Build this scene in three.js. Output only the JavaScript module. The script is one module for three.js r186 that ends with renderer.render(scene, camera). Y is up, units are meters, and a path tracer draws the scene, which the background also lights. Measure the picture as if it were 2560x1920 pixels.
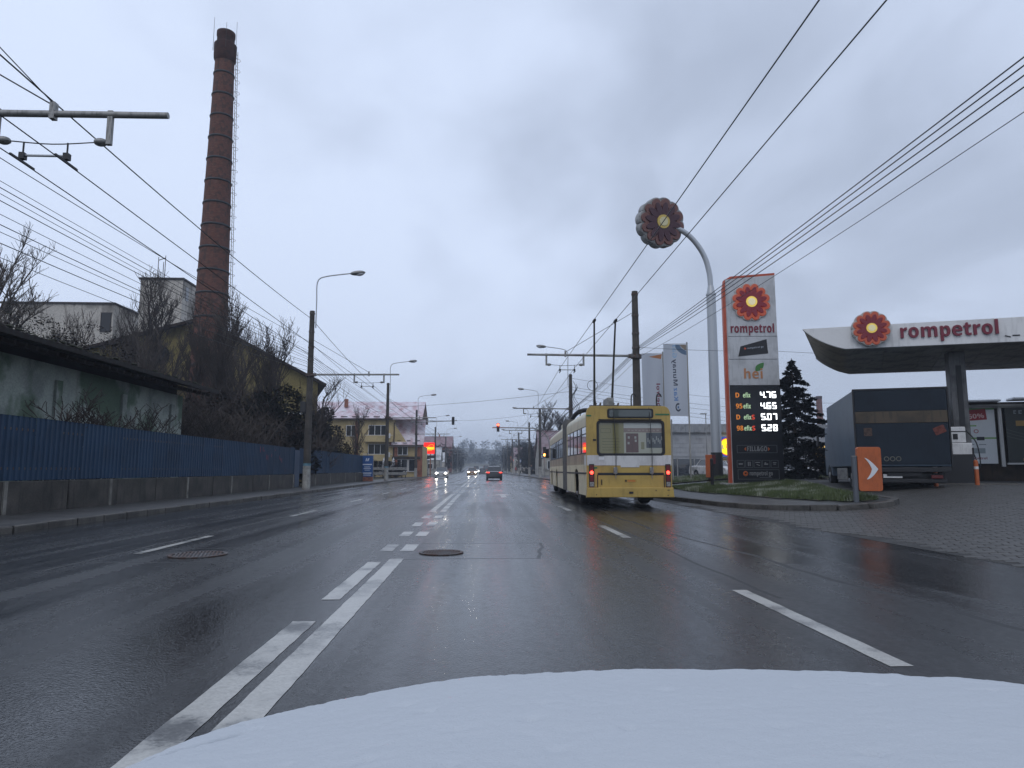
import * as THREE from 'three';
import { mergeGeometries, toCreasedNormals } from 'three/addons/utils/BufferGeometryUtils.js';
import { RoundedBoxGeometry } from 'three/addons/geometries/RoundedBoxGeometry.js';
import { ImprovedNoise } from 'three/addons/math/ImprovedNoise.js';
import { MarchingCubes } from 'three/addons/objects/MarchingCubes.js';
import { TextGeometry } from 'three/addons/geometries/TextGeometry.js';
import { FontLoader } from 'three/addons/loaders/FontLoader.js';

// ---------------------------------------------------------------- camera, sky, sun, exposure
const scene = new THREE.Scene();
const EYE = 1.12;
const camera = new THREE.PerspectiveCamera(57.9, 4 / 3, 0.05, 6000);
{
  const pitch = 7.05 * Math.PI / 180, yaw = 2.425 * Math.PI / 180;
  camera.position.set(0, EYE, 0);
  camera.lookAt(Math.sin(yaw) * Math.cos(pitch), EYE + Math.sin(pitch), -Math.cos(yaw) * Math.cos(pitch));
}
const renderer = new THREE.WebGLRenderer();
renderer.toneMapping = THREE.LinearToneMapping;
renderer.toneMappingExposure = 1.0;
renderer.shadowMap.enabled = true;
const perlin = new ImprovedNoise();
const clamp = (x, a = 0, b = 1) => Math.min(b, Math.max(a, x));
const lerp = (a, b, t) => a + (b - a) * t;
const sstep = (a, b, x) => { const t = clamp((x - a) / (b - a)); return t * t * (3 - 2 * t); };
{
  const W = 2048, H = 1024, data = new Float32Array(W * H * 4);
  const bright = [0.745, 0.855, 1.08], dark = [0.42, 0.49, 0.635], hz = [0.60, 0.69, 0.85];
  const f3 = (x, y, z, o) => { let s = 0, a = 0.5, f = 1; for (let i = 0; i < o; i++) { s += a * perlin.noise(x * f, y * f, z * f); a *= 0.5; f *= 2.03; } return s; };
  for (let j = 0; j < H; j++) {
    const el = ((j + 0.5) / H - 0.5) * Math.PI;
    for (let i = 0; i < W; i++) {
      const ph = ((i + 0.5) / W - 0.5) * 2 * Math.PI, k = (j * W + i) * 4;
      const dx = Math.cos(el) * Math.cos(ph), dz = Math.cos(el) * Math.sin(ph), dy = Math.sin(el);
      let c;
      if (dy >= 0) {
        const q = 1 / (dy + 0.22), px = dx * q, pz = dz * q;
        const w = f3(px * 0.9 + 3.1, 7.7, pz * 0.9 + 1.3, 3);
        const big = f3(px * 0.55 + 5.3 + w * 0.5, 0.4, pz * 0.45 - 2.1, 4);
        const fine = f3(px * 2.2 - 4 + w, 2.9, pz * 1.5 + 8 + w, 5);
        let t = sstep(-0.42, 0.42, big * 1.25 + fine * 0.6 + 0.19 - 0.36 * dx);
        c = bright.map((b, n) => lerp(dark[n], b, t));
        const hzw = Math.exp(-dy * 5.5) * 0.85;
        c = c.map((v, n) => lerp(v, hz[n], hzw));
      } else c = hz.map((v, n) => lerp(v, [0.06, 0.065, 0.07][n], sstep(0, 0.12, -dy)));
      data[k] = c[0]; data[k + 1] = c[1]; data[k + 2] = c[2]; data[k + 3] = 1;
    }
  }
  const t = new THREE.DataTexture(data, W, H, THREE.RGBAFormat, THREE.FloatType);
  t.mapping = THREE.EquirectangularReflectionMapping; t.magFilter = THREE.LinearFilter; t.minFilter = THREE.LinearFilter; t.needsUpdate = true;
  scene.background = t; scene.environment = t;
}
const sun = new THREE.DirectionalLight(0xfff4e6, 0.5);
sun.position.set(-30, 90, 50); sun.target.position.set(0, 0, -30); sun.castShadow = true;
sun.shadow.radius = 70; sun.shadow.mapSize.set(2048, 2048);
Object.assign(sun.shadow.camera, { left: -90, right: 90, top: 120, bottom: -120, near: 1, far: 400 });
scene.add(sun, sun.target);
scene.fog = new THREE.FogExp2(0xd0dae8, 0.0009);

// ---------------------------------------------------------------- helpers
function rng(seed) { let a = seed >>> 0; return () => { a |= 0; a = a + 0x6D2B79F5 | 0; let t = Math.imul(a ^ a >>> 15, 1 | a); t = t + Math.imul(t ^ t >>> 7, 61 | t) ^ t; return ((t ^ t >>> 14) >>> 0) / 4294967296; }; }
const R = rng(77);
const P = (x, y, d) => new THREE.Vector3(x, y, -d);
const rad = (a) => a * Math.PI / 180;
const used = new Map();
function numbered(n) { const k = used.get(n) ?? 0; used.set(n, k + 1); return k ? n + '_' + String(k).padStart(3, '0') : n; }
function xf(g, x = 0, y = 0, z = 0, rx = 0, ry = 0, rz = 0, s = 1) {
  const m = new THREE.Matrix4().compose(new THREE.Vector3(x, y, z), new THREE.Quaternion().setFromEuler(new THREE.Euler(rx, ry, rz)), Array.isArray(s) ? new THREE.Vector3(...s) : new THREE.Vector3(s, s, s));
  return g.applyMatrix4(m);
}
const box = (w, h, d, x = 0, y = 0, z = 0, rx = 0, ry = 0, rz = 0) => xf(new THREE.BoxGeometry(w, h, d), x, y, z, rx, ry, rz);
const rbox = (w, h, d, r, x = 0, y = 0, z = 0, rx = 0, ry = 0, rz = 0) => xf(new RoundedBoxGeometry(w, h, d, 2, r), x, y, z, rx, ry, rz);
const cyl = (r0, r1, h, x = 0, y = 0, z = 0, n = 14, rx = 0, ry = 0, rz = 0) => xf(new THREE.CylinderGeometry(r1, r0, h, n), x, y, z, rx, ry, rz);
function bar(a, b, r0, r1 = r0, n = 8) {
  const d = b.clone().sub(a), L = d.length(), g = new THREE.CylinderGeometry(r1, r0, L, n);
  const m = new THREE.Matrix4().compose(a.clone().add(b).multiplyScalar(0.5), new THREE.Quaternion().setFromUnitVectors(new THREE.Vector3(0, 1, 0), d.normalize()), new THREE.Vector3(1, 1, 1));
  return g.applyMatrix4(m);
}
function tube(pts, r, seg = 24, n = 6) { return new THREE.TubeGeometry(new THREE.CatmullRomCurve3(pts), seg, r, n, false); }
function shapeOf(pts) { const s = new THREE.Shape(); pts.forEach(([x, y], i) => i ? s.lineTo(x, y) : s.moveTo(x, y)); s.closePath(); return s; }
function extr(shape, depth, bevel = 0, o = {}) { return new THREE.ExtrudeGeometry(shape, { depth, bevelEnabled: bevel > 0, bevelThickness: bevel, bevelSize: bevel, bevelSegments: 2, curveSegments: 14, ...o }); }
function prep(g) {
  g = g.index ? g.toNonIndexed() : g;
  for (const n of Object.keys(g.attributes)) if (!['position', 'normal', 'uv', 'color'].includes(n)) g.deleteAttribute(n);
  if (!g.attributes.normal) g.computeVertexNormals();
  if (!g.attributes.uv) g.setAttribute('uv', new THREE.Float32BufferAttribute(new Float32Array(g.attributes.position.count * 2), 2));
  g.morphAttributes = {};
  return g;
}
function uvm(g, s = 1, ou = 0, ov = 0) {   // uv in metres by the way a face points
  g = g.index ? g.toNonIndexed() : g;
  const p = g.attributes.position, n = g.attributes.normal, uv = new Float32Array(p.count * 2);
  for (let i = 0; i < p.count; i++) {
    const ax = Math.abs(n.getX(i)), ay = Math.abs(n.getY(i)), az = Math.abs(n.getZ(i));
    let u, v;
    if (ay >= ax && ay >= az) { u = p.getX(i); v = p.getZ(i); } else if (ax >= az) { u = p.getZ(i); v = p.getY(i); } else { u = p.getX(i); v = p.getY(i); }
    uv[2 * i] = u / s + ou; uv[2 * i + 1] = v / s + ov;
  }
  g.setAttribute('uv', new THREE.BufferAttribute(uv, 2));
  return g;
}
function join(gs) {
  if (!Array.isArray(gs)) return gs;
  if (gs.length === 1) return gs[0];
  gs = gs.map(prep);
  if (!gs.every((g) => g.attributes.color)) gs.forEach((g) => g.deleteAttribute('color'));
  return mergeGeometries(gs);
}
function obj(name, gs, m, parent = scene, metres = 0) {
  let g = join(gs);
  if (metres) g = uvm(g, metres);
  const o = new THREE.Mesh(g, m);
  o.name = parent === scene ? numbered(name) : name;
  o.castShadow = o.receiveShadow = true;
  parent.add(o);
  return o;
}
function tag(o, label, category, group, kind) { o.userData = { ...o.userData, label, category }; if (group) o.userData.group = group; if (kind) o.userData.kind = kind; return o; }
function thing(name, label, category, at = P(0, 0, 0), turn = 0, group) {
  const o = new THREE.Group(); o.name = numbered(name); o.position.copy(at); o.rotation.y = turn; scene.add(o);
  return tag(o, label, category, group);
}
function struct(name, gs, m, label, category, metres = 0) { const o = obj(name, gs, m, scene, metres); o.userData = { kind: 'structure', label, category }; return o; }

// ---------------------------------------------------------------- computed textures
const perm = (() => { const r = rng(5), p = new Uint8Array(512); const a = [...Array(256).keys()]; for (let i = 255; i > 0; i--) { const j = Math.floor(r() * (i + 1)); [a[i], a[j]] = [a[j], a[i]]; } for (let i = 0; i < 512; i++) p[i] = a[i & 255]; return p; })();
function vn(x, y, px, py, s) {
  const xi = Math.floor(x), yi = Math.floor(y), fx = x - xi, fy = y - yi, u = fx * fx * (3 - 2 * fx), v = fy * fy * (3 - 2 * fy);
  const x0 = ((xi % px) + px) % px, x1 = (x0 + 1) % px, y0 = ((yi % py) + py) % py, y1 = (y0 + 1) % py;
  const h = (a, b) => perm[(perm[(a + s * 17) & 255] + b + (a >> 8) * 7) & 255] / 255;
  const A = h(x0, y0), B = h(x1, y0), C = h(x0, y1), D = h(x1, y1);
  return A + (B - A) * u + (C - A) * v + (A - B - C + D) * u * v;
}
function fbm(u, v, fu, fv, oct, s = 0) { let t = 0, a = 0.5, n = 0; for (let i = 0; i < oct; i++) { t += a * vn(u * fu, v * fv, fu, fv, s + i); n += a; a *= 0.5; fu *= 2; fv *= 2; } return t / n; }
function tex(w, h, fn, srgb = true) {
  const d = new Uint8Array(w * h * 4), q = (x) => Math.round(clamp(x) * 255);
  for (let j = 0; j < h; j++) for (let i = 0; i < w; i++) { const c = fn((i + 0.5) / w, (j + 0.5) / h), k = (j * w + i) * 4; if (typeof c === 'number') d[k] = d[k + 1] = d[k + 2] = q(c); else { d[k] = q(c[0]); d[k + 1] = q(c[1]); d[k + 2] = q(c[2]); } d[k + 3] = 255; }
  const t = new THREE.DataTexture(d, w, h); t.wrapS = t.wrapT = THREE.RepeatWrapping; t.magFilter = THREE.LinearFilter; t.minFilter = THREE.LinearMipmapLinearFilter; t.generateMipmaps = true; t.needsUpdate = true;
  if (srgb) t.colorSpace = THREE.SRGBColorSpace;
  return t;
}
function canvasTex(w, h, draw) {
  const c = document.createElement('canvas'); c.width = w; c.height = h;
  const g = c.getContext('2d'); draw(g, w, h);
  const t = new THREE.CanvasTexture(c); t.colorSpace = THREE.SRGBColorSpace; t.magFilter = THREE.LinearFilter; return t;
}
const mixc = (a, b, t) => [lerp(a[0], b[0], t), lerp(a[1], b[1], t), lerp(a[2], b[2], t)];
const hex = (h) => [(h >> 16 & 255) / 255, (h >> 8 & 255) / 255, (h & 255) / 255];
const rep = (t, u, v = u) => { const c = t.clone(); c.repeat.set(u, v); c.needsUpdate = true; return c; };
const std = (o) => new THREE.MeshStandardMaterial({ side: THREE.DoubleSide, ...o });
const phys = (o) => new THREE.MeshPhysicalMaterial({ side: THREE.DoubleSide, ...o });
const T = {};
T.grain = tex(512, 512, (u, v) => 0.5 + 0.5 * (fbm(u, v, 64, 64, 3, 3) - 0.5) * 2 * 0.8 + 0.35 * (fbm(u, v, 6, 6, 4, 9) - 0.5), false);
T.conc = tex(1024, 1024, (u, v) => { const a = fbm(u, v, 5, 5, 6, 1), b = fbm(u, v, 120, 120, 2, 4), s = fbm(u, v, 24, 3, 4, 8); const t = 0.62 + 0.42 * (a - 0.5) + 0.18 * (b - 0.5) - 0.12 * sstep(0.55, 0.8, s); return [t, t * 0.985, t * 0.95]; });
T.brick = tex(1024, 1024, (u, v) => {   // 2 m of brickwork
  const rows = 26, cols = 8, r = Math.floor(v * rows), off = (r % 2) * 0.5, cx = u * cols + off, c = Math.floor(cx), fy = v * rows - r, fx = cx - c;
  const m = Math.max(sstep(0.84, 0.92, fy), sstep(0.93, 0.97, fx)), h = perm[(perm[(c % cols + 8) & 255] + r * 3) & 255] / 255;
  const n = fbm(u, v, 6, 6, 5, 2), f = fbm(u, v, 150, 150, 2, 6);
  let col = mixc(hex(0x8a5040), hex(0x6e4138), h); col = mixc(col, hex(0x9b6a56), sstep(0.7, 0.95, h) * 0.6);
  col = mixc(col, hex(0x4a3530), sstep(0.52, 0.75, n) * 0.6); col = col.map((x) => x * (0.85 + 0.3 * f));
  return mixc(col, hex(0x6f6259), m * 0.8);
});
T.plaster = tex(1024, 1024, (u, v) => { const a = fbm(u, v, 4, 4, 6, 21), b = fbm(u, v, 90, 90, 3, 3), s = fbm(u, v, 30, 4, 4, 12); let c = mixc([0.80, 0.79, 0.77], [0.55, 0.54, 0.52], sstep(0.42, 0.7, a)); c = mixc(c, [0.42, 0.40, 0.38], sstep(0.6, 0.85, s) * 0.7); return c.map((x) => x * (0.88 + 0.24 * b)); });
T.moss = tex(1024, 1024, (u, v) => {   // green algae on the old shed wall, 8 m square
  const n = fbm(u, v, 5, 4, 6, 31), s = fbm(u, v, 26, 6, 4, 17), b = fbm(u, v, 200, 200, 2, 3);
  let c = mixc(hex(0xa9aeaa), hex(0x8b908e), sstep(0.4, 0.66, fbm(u, v, 6, 6, 5, 40)));
  c = mixc(c, hex(0x4f6350), sstep(0.49, 0.66, n * 0.85 + s * 0.15) * 0.85);
  c = mixc(c, hex(0x77746f), sstep(0.6, 0.85, s) * 0.35);
  return c.map((x) => x * (0.9 + 0.2 * b));
});
T.dirt = tex(512, 512, (u, v) => { const a = fbm(u, v, 5, 5, 5, 51), s = fbm(u, v, 40, 4, 4, 19), b = fbm(u, v, 120, 120, 2, 5); const t = 0.95 - 0.22 * sstep(0.45, 0.75, a) - 0.22 * sstep(0.55, 0.8, s) - 0.1 * (b - 0.5); return [t, t * 0.985, t * 0.96]; });
T.film = tex(512, 512, (u, v) => { const a = fbm(u, v, 4, 4, 5, 57), st = fbm(u, v, 30, 5, 4, 23), b = fbm(u, v, 140, 140, 2, 5); const t = 0.98 - 0.10 * sstep(0.45, 0.8, a) - 0.07 * sstep(0.55, 0.8, st) - 0.05 * (b - 0.5); return [t, t * 0.992, t * 0.98]; });
T.roofsnow = tex(1024, 512, (u, v) => { const a = fbm(u, v, 8, 6, 5, 61), row = Math.abs((v * 22) % 1 - 0.5), b = fbm(u, v, 80, 80, 2, 5); let c = mixc(hex(0x8a4a4c), hex(0xd9d3da), clamp(0.84 + (a - 0.5) * 0.9 + (row - 0.25) * 0.45 + 0.2 * (b - 0.5))); return c; });
T.snow = tex(512, 512, (u, v) => 0.5 + 0.6 * (fbm(u, v, 10, 10, 6, 71) - 0.5) + 0.2 * (fbm(u, v, 120, 120, 2, 72) - 0.5), false);
T.bark = tex(256, 256, (u, v) => { const a = fbm(u, v, 16, 5, 5, 81); const t = 0.30 + 0.35 * (a - 0.5); return [t, t * 0.93, t * 0.86]; });
T.rust = tex(512, 512, (u, v) => { const a = fbm(u, v, 7, 4, 6, 91), b = fbm(u, v, 60, 60, 3, 92); return mixc(hex(0x585552), hex(0x4c3529), sstep(0.45, 0.62, a)).map((x) => x * (0.8 + 0.4 * b)); });

// road: 16 m across (u) by 32 m along (v)
const cracks = [];
{
  const r = rng(911);
  const wander = (x, d, n, dx, dd, j, w) => { const pts = []; for (let i = 0; i <= n; i++) { pts.push([x, d]); x += dx + (r() - 0.5) * j; d += dd + (r() - 0.5) * j * 0.5; } cracks.push({ pts, w }); };
  wander(2.62, 6.2, 24, -0.006, 0.42, 0.05, 0.022);
  wander(3.95, 3.0, 40, -0.012, 0.42, 0.16, 0.035);
  wander(-4.9, 8, 36, 0.0, 0.5, 0.1, 0.02);
  wander(-0.9, 10.9, 9, 0.2, 0.0, 0.1, 0.018); wander(0.72, 9.0, 7, 0.03, 0.27, 0.08, 0.02); wander(-1.0, 9.0, 9, 0.2, 0.0, 0.08, 0.02);
  wander(-6, 17, 26, 0.5, 0.02, 0.18, 0.02); wander(-8, 25, 30, 0.5, 0.03, 0.2, 0.02); wander(-2.8, 8.8, 10, -0.2, 0.0, 0.1, 0.02); wander(-2.6, 10.4, 10, -0.22, 0, 0.1, 0.02);
}
const roadCrack = new Float32Array(2048 * 2048);
for (const { pts, w } of cracks) for (let i = 0; i + 1 < pts.length; i++) {
  const [x0, d0] = pts[i], [x1, d1] = pts[i + 1], n = Math.ceil(Math.hypot(x1 - x0, d1 - d0) / 0.008);
  for (let k = 0; k < n; k++) {
    const x = lerp(x0, x1, k / n), d = lerp(d0, d1, k / n), pu = (x + 8.5) / 16 * 2048, pv = ((d % 32) + 32) % 32 / 32 * 2048, ru = w / 16 * 2048 * 1.5, rv = w / 32 * 2048 * 1.5;
    for (let a = -Math.ceil(ru); a <= Math.ceil(ru); a++) for (let b = -Math.ceil(rv); b <= Math.ceil(rv); b++) { const q = 1 - Math.hypot(a / ru, b / Math.max(rv, 1)); if (q > 0) { const ix = Math.floor(pu) + a, iy = (Math.floor(pv) + b + 2048) % 2048; if (ix >= 0 && ix < 2048) { const id = iy * 2048 + ix; roadCrack[id] = Math.max(roadCrack[id], Math.min(1, q * 2)); } } }
  }
}
const crk = (u, v) => roadCrack[Math.min(2047, Math.floor(v * 2048)) * 2048 + Math.min(2047, Math.floor(u * 2048))];
const patchAt = (x, d) => Math.max(sstep(0.06, 0, Math.abs(x + 0.05) - 1.0) * sstep(0.06, 0, Math.abs(d - 9.95) - 1.0), sstep(0.06, 0, Math.abs(x + 3.7) - 1.1) * sstep(0.06, 0, Math.abs(d - 9.6) - 0.85));
T.road = tex(2048, 2048, (u, v) => {
  const x = u * 16 - 8.5, d = v * 32, a = fbm(u, v, 9, 5, 5, 3), st = fbm(u, v, 90, 3, 4, 14), g = fbm(u, v, 700, 1000, 1, 7), c = crk(u, v), p = patchAt(x, d);
  let t = 0.158 + 0.045 * (a - 0.5) + 0.05 * (st - 0.5) + 0.09 * (g - 0.5) + 0.012 * p; t = lerp(t, 0.10, c * 0.85);
  return [t * 0.97, t, t * 1.03];
});
T.roadRough = tex(2048, 2048, (u, v) => {
  const x = u * 16 - 8.5, d = v * 32, a = fbm(u, v, 7, 6, 5, 33), st = fbm(u, v, 60, 3, 4, 24), g = fbm(u, v, 400, 600, 2, 27), c = crk(u, v);
  const wheel = Math.min(...[-7.4, -5.6, -3.8, -2.1, 0.1, 1.6, 3.2, 4.8].map((w) => Math.abs(x - w)));
  let t = 0.275 + 0.26 * (a - 0.5) + 0.26 * (st - 0.5) + 0.08 * (g - 0.5) - 0.05 * sstep(0.55, 0.1, wheel);
  const pud = sstep(0.56, 0.66, fbm(u, v, 22, 7, 4, 61)) * sstep(2.6, 4.2, x) ; t = lerp(t, 0.10, pud * 0.85);
  return clamp(lerp(t, 0.55, c * 0.6), 0.08, 0.7);
}, false);
T.roadBump = tex(1024, 1024, (u, v) => { const g = fbm(u, v, 220, 220, 2, 7), a = fbm(u, v, 12, 12, 4, 8); return 0.5 + 0.7 * (g - 0.5) + 0.35 * (a - 0.5); }, false);
T.paint = tex(1024, 1024, (u, v) => { const a = fbm(u, v, 6, 6, 5, 101), g = fbm(u, v, 150, 150, 3, 103), w = sstep(0.46, 0.76, a * 0.78 + g * 0.24) * 0.85; const s = 0.9 + 0.2 * (g - 0.5); return mixc([0.76 * s, 0.755 * s, 0.73 * s], [0.27, 0.275, 0.28], w); });

// ---------------------------------------------------------------- materials
const lin = (r, g, b) => new THREE.Color().setRGB(r, g, b);
const M = {
  road: phys({ map: T.road, roughnessMap: T.roadRough, roughness: 1, bumpMap: rep(T.roadBump, 8, 16), bumpScale: 0.002, ior: 1.4 }),
  paint: phys({ map: T.paint, roughness: 0.3, bumpMap: T.grain, bumpScale: 0.002 }),
  walk: phys({ map: T.conc, color: lin(0.13, 0.13, 0.135), roughness: 0.45, bumpMap: T.grain, bumpScale: 0.004 }),
  kerb: std({ map: T.conc, color: lin(0.20, 0.19, 0.18), roughness: 0.62, bumpMap: T.grain, bumpScale: 0.006 }),
  concrete: std({ map: T.conc, color: lin(0.135, 0.125, 0.115), roughness: 0.8, bumpMap: T.grain, bumpScale: 0.006 }),
  concreteLight: std({ map: T.conc, color: lin(0.5, 0.49, 0.47), roughness: 0.8, bumpMap: T.grain, bumpScale: 0.004 }),
  pole: std({ map: T.conc, color: lin(0.16, 0.145, 0.135), roughness: 0.8, bumpMap: T.grain, bumpScale: 0.004 }),
  poleWhite: std({ map: T.conc, color: lin(0.85, 0.86, 0.86), roughness: 0.7 }),
  poleBlue: std({ map: T.dirt, color: lin(0.12, 0.28, 0.38), roughness: 0.7 }),
  steel: std({ map: T.rust, color: lin(0.9, 0.9, 0.95), roughness: 0.55, metalness: 0.3 }),
  galv: std({ map: T.dirt, color: lin(0.34, 0.35, 0.36), roughness: 0.5, metalness: 0.4 }),
  darkMetal: std({ color: lin(0.02, 0.021, 0.023), roughness: 0.55 }),
  wire: std({ color: lin(0.025, 0.026, 0.03), roughness: 0.6 }),
  rubber: std({ color: lin(0.012, 0.012, 0.013), roughness: 0.75 }),
  black: std({ color: lin(0.01, 0.01, 0.012), roughness: 0.5 }),
  fence: phys({ map: T.film, color: lin(0.0135, 0.045, 0.098), roughness: 0.5, specularIntensity: 0.6 }),
  brick: std({ map: T.brick, color: lin(0.56, 0.62, 0.62), roughness: 0.9, bumpMap: T.brick, bumpScale: 0.01 }),
  soot: std({ map: T.brick, color: lin(0.22, 0.2, 0.2), roughness: 0.95 }),
  moss: std({ map: T.moss, color: lin(0.80, 0.84, 0.80), roughness: 0.9, bumpMap: T.grain, bumpScale: 0.01 }),
  plaster: std({ map: T.plaster, color: lin(0.80, 0.77, 0.73), roughness: 0.92 }),
  yellowWall: std({ map: T.plaster, color: lin(0.40, 0.33, 0.13), roughness: 0.92 }),
  hotelWall: std({ map: T.film, color: lin(0.52, 0.42, 0.22), roughness: 0.9 }),
  terracotta: std({ map: T.dirt, color: lin(0.33, 0.13, 0.08), roughness: 0.85 }),
  roofSnow: std({ map: T.roofsnow, roughness: 0.7, bumpMap: T.snow, bumpScale: 0.02 }),
  darkRoof: std({ map: T.rust, color: lin(0.35, 0.33, 0.33), roughness: 0.85 }),
  snow: std({ color: lin(0.72, 0.75, 0.79), roughness: 0.8, bumpMap: T.snow, bumpScale: 0.012 }),
  white: std({ map: T.film, color: lin(0.68, 0.69, 0.70), roughness: 0.5 }),
  whiteClean: std({ color: lin(0.66, 0.67, 0.69), roughness: 0.45 }),
  glass: phys({ color: lin(0.02, 0.024, 0.03), roughness: 0.06, clearcoat: 1, clearcoatRoughness: 0.03 }),
  bark: std({ map: T.bark, color: lin(0.62, 0.55, 0.5), roughness: 0.95 }),
  twig: std({ color: lin(0.048, 0.036, 0.030), roughness: 0.95 }),
  twigPale: std({ color: lin(0.082, 0.066, 0.055), roughness: 0.95 }),
};
// ---------------------------------------------------------------- terrain
const profile = (d) => d < 220 ? 0 : 0.00007 * (d - 220) ** 2 / (1 + (d - 220) / 900);
function ty(x, d) { if (x < 6.3) return 0; const k = lerp(1, 0.45, sstep(42, 75, d)) * lerp(0.3, 1, sstep(-30, 4, d)); return 0.085 * (Math.min(x, 14) - 6.3) * k; }
function gridSheet(xs, ds, yf, uf) {
  const pos = [], uv = [], idx = [];
  for (const d of ds) for (const x of xs) { pos.push(x, yf(x, d), -d); const [a, b] = uf(x, d); uv.push(a, b); }
  const nx = xs.length;
  for (let j = 0; j + 1 < ds.length; j++) for (let i = 0; i + 1 < nx; i++) { const a = j * nx + i, b = a + 1, c = a + nx, e = c + 1; idx.push(a, b, c, b, e, c); }
  const g = new THREE.BufferGeometry(); g.setAttribute('position', new THREE.Float32BufferAttribute(pos, 3)); g.setAttribute('uv', new THREE.Float32BufferAttribute(uv, 2)); g.setIndex(idx); g.computeVertexNormals(); return g;
}
const span = (a, b, n) => [...Array(n + 1).keys()].map((i) => lerp(a, b, i / n));
const inPoly = (x, y, poly) => { let c = false; for (let i = 0, j = poly.length - 1; i < poly.length; j = i++) { const [a, b] = poly[i], [p, q] = poly[j]; if ((b > y) !== (q > y) && x < (p - a) * (y - b) / (q - b) + a) c = !c; } return c; };
function fillPoly(poly, cell, yf) {
  const xs = poly.map((p) => p[0]), ds = poly.map((p) => p[1]), pos = [], uv = [];
  for (let x = Math.min(...xs); x < Math.max(...xs); x += cell) for (let d = Math.min(...ds); d < Math.max(...ds); d += cell) if (inPoly(x + cell / 2, d + cell / 2, poly)) for (const [a, b] of [[0, 0], [1, 0], [0, 1], [1, 0], [1, 1], [0, 1]]) { const X = x + a * cell, D = d + b * cell; pos.push(X, yf(X, D), -D); uv.push(X, D); }
  const g = new THREE.BufferGeometry(); g.setAttribute('position', new THREE.Float32BufferAttribute(pos, 3)); g.setAttribute('uv', new THREE.Float32BufferAttribute(uv, 2)); g.computeVertexNormals(); return g;
}
const soilMat = std({ map: tex(512, 512, (u, v) => { const a = fbm(u, v, 6, 6, 6, 111), b = fbm(u, v, 90, 90, 2, 112); return mixc(hex(0x4d5240), hex(0x5a5148), sstep(0.4, 0.6, a)).map((x) => x * (0.8 + 0.4 * b)); }), roughness: 0.95 });
const hillY = (x, d) => d < 420 ? 0 : 42 * sstep(420, 950, d) * (0.45 + 0.55 * Math.abs(perlin.noise(x * 0.0021 + 3, d * 0.0013, 0.5))) * sstep(30, 260, Math.abs(x - 30) + 30 + (d > 700 ? 160 : 0));
struct('ground', gridSheet([-700, -500, -250, -120, -60, -30, -20, -14, -11, -8.5, 0, 6.3, 8, 10, 12, 14, 18, 25, 40, 60, 100, 180, 300, 500, 700], [-80, -30, -8, 0, 6, 12, 18, 24, 30, 36, 42, 50, 60, 75, 100, 140, 180, 220, 260, 320, 380, 450, 550, 700, 850, 1000], (x, d) => profile(Math.min(d, 650)) + ty(x, d) + hillY(x, d) - 0.05, (x, d) => [x / 3, d / 3]), soilMat, 'wet brown and green ground around the road', 'ground');

const road = struct('road', gridSheet([-8.5, -6, -3, 0, 3, 5, 7.5], [-40, -10, ...span(0, 216, 54), ...span(226, 660, 44)], (x, d) => profile(d), (x, d) => [(x + 8.5) / 16, d / 32]), M.road, 'wet grey asphalt road running to the horizon', 'road');
// markings, each a sheet 4 mm above the asphalt
function strip(name, x0, x1, d0, d1, off = 0, jag = 0.008) {
  const n = Math.max(1, Math.ceil((d1 - d0) / 0.12)), pos = [], uv = [], idx = [], r = rng(Math.floor(Math.abs(x0 * 97 + d0 * 31)) + 7), s = r();
  for (let i = 0; i <= n; i++) { const d = lerp(d0, d1, i / n), sh = off * (i / n); for (const x of [x0 + (r() - 0.5) * jag, x1 + (r() - 0.5) * jag]) { pos.push(x + sh, 0.003, -d); uv.push(x * 0.5 + s * 5, d * 0.5 + s * 3); } if (i < n) { const a = 2 * i; idx.push(a, a + 1, a + 2, a + 1, a + 3, a + 2); } }
  const g = new THREE.BufferGeometry(); g.setAttribute('position', new THREE.Float32BufferAttribute(pos, 3)); g.setAttribute('uv', new THREE.Float32BufferAttribute(uv, 2)); g.setIndex(idx); g.computeVertexNormals();
  return obj(name, g, M.paint, road);
}
strip('centre_line', -1.16, -0.99, 1.2, 9.05);
strip('centre_dash', -1.39, -1.23, 6.27, 8.75); strip('centre_dash', -1.40, -1.23, 1.2, 5.4);
for (const [a, b] of [[9.9, 10.75], [12.1, 12.95], [14.2, 15.25], [16.5, 17.4], [34.6, 35.6], [37.4, 38.4], [40.2, 41.2], [43, 44]]) { strip('short_dash', -1.14, -0.95, a, b); strip('short_dash', -1.42, -1.24, a, b); }
for (const [a, b] of [[19, 33], [46, 62], [66, 100], [106, 160]]) { strip('centre_line', -1.14, -0.98, a, b); strip('centre_line', -1.44, -1.28, a, b); }
for (let d = 4.05; d < 150; d += 7.6) strip('lane_dash', 2.34, 2.48, d, d + 2.55);
for (let d = 9.75; d < 150; d += 7.6) strip('lane_dash', -4.69, -4.57, d, d + 2.55);
{
  const s = shapeOf([[-0.12, 0], [0.12, 0], [0.12, 2.6], [0.5, 2.6], [0, 4.4], [-0.5, 2.6], [-0.12, 2.6]]);
  const g = new THREE.ShapeGeometry(s); g.rotateX(-Math.PI / 2); g.translate(0.9, 0.004, -28.5); obj('lane_arrow', uvm(g, 2), M.paint, road);
  strip('stop_line', -0.7, 2.2, 82, 82.4); strip('stop_line', 2.6, 6.6, 82, 82.4);
}
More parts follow.
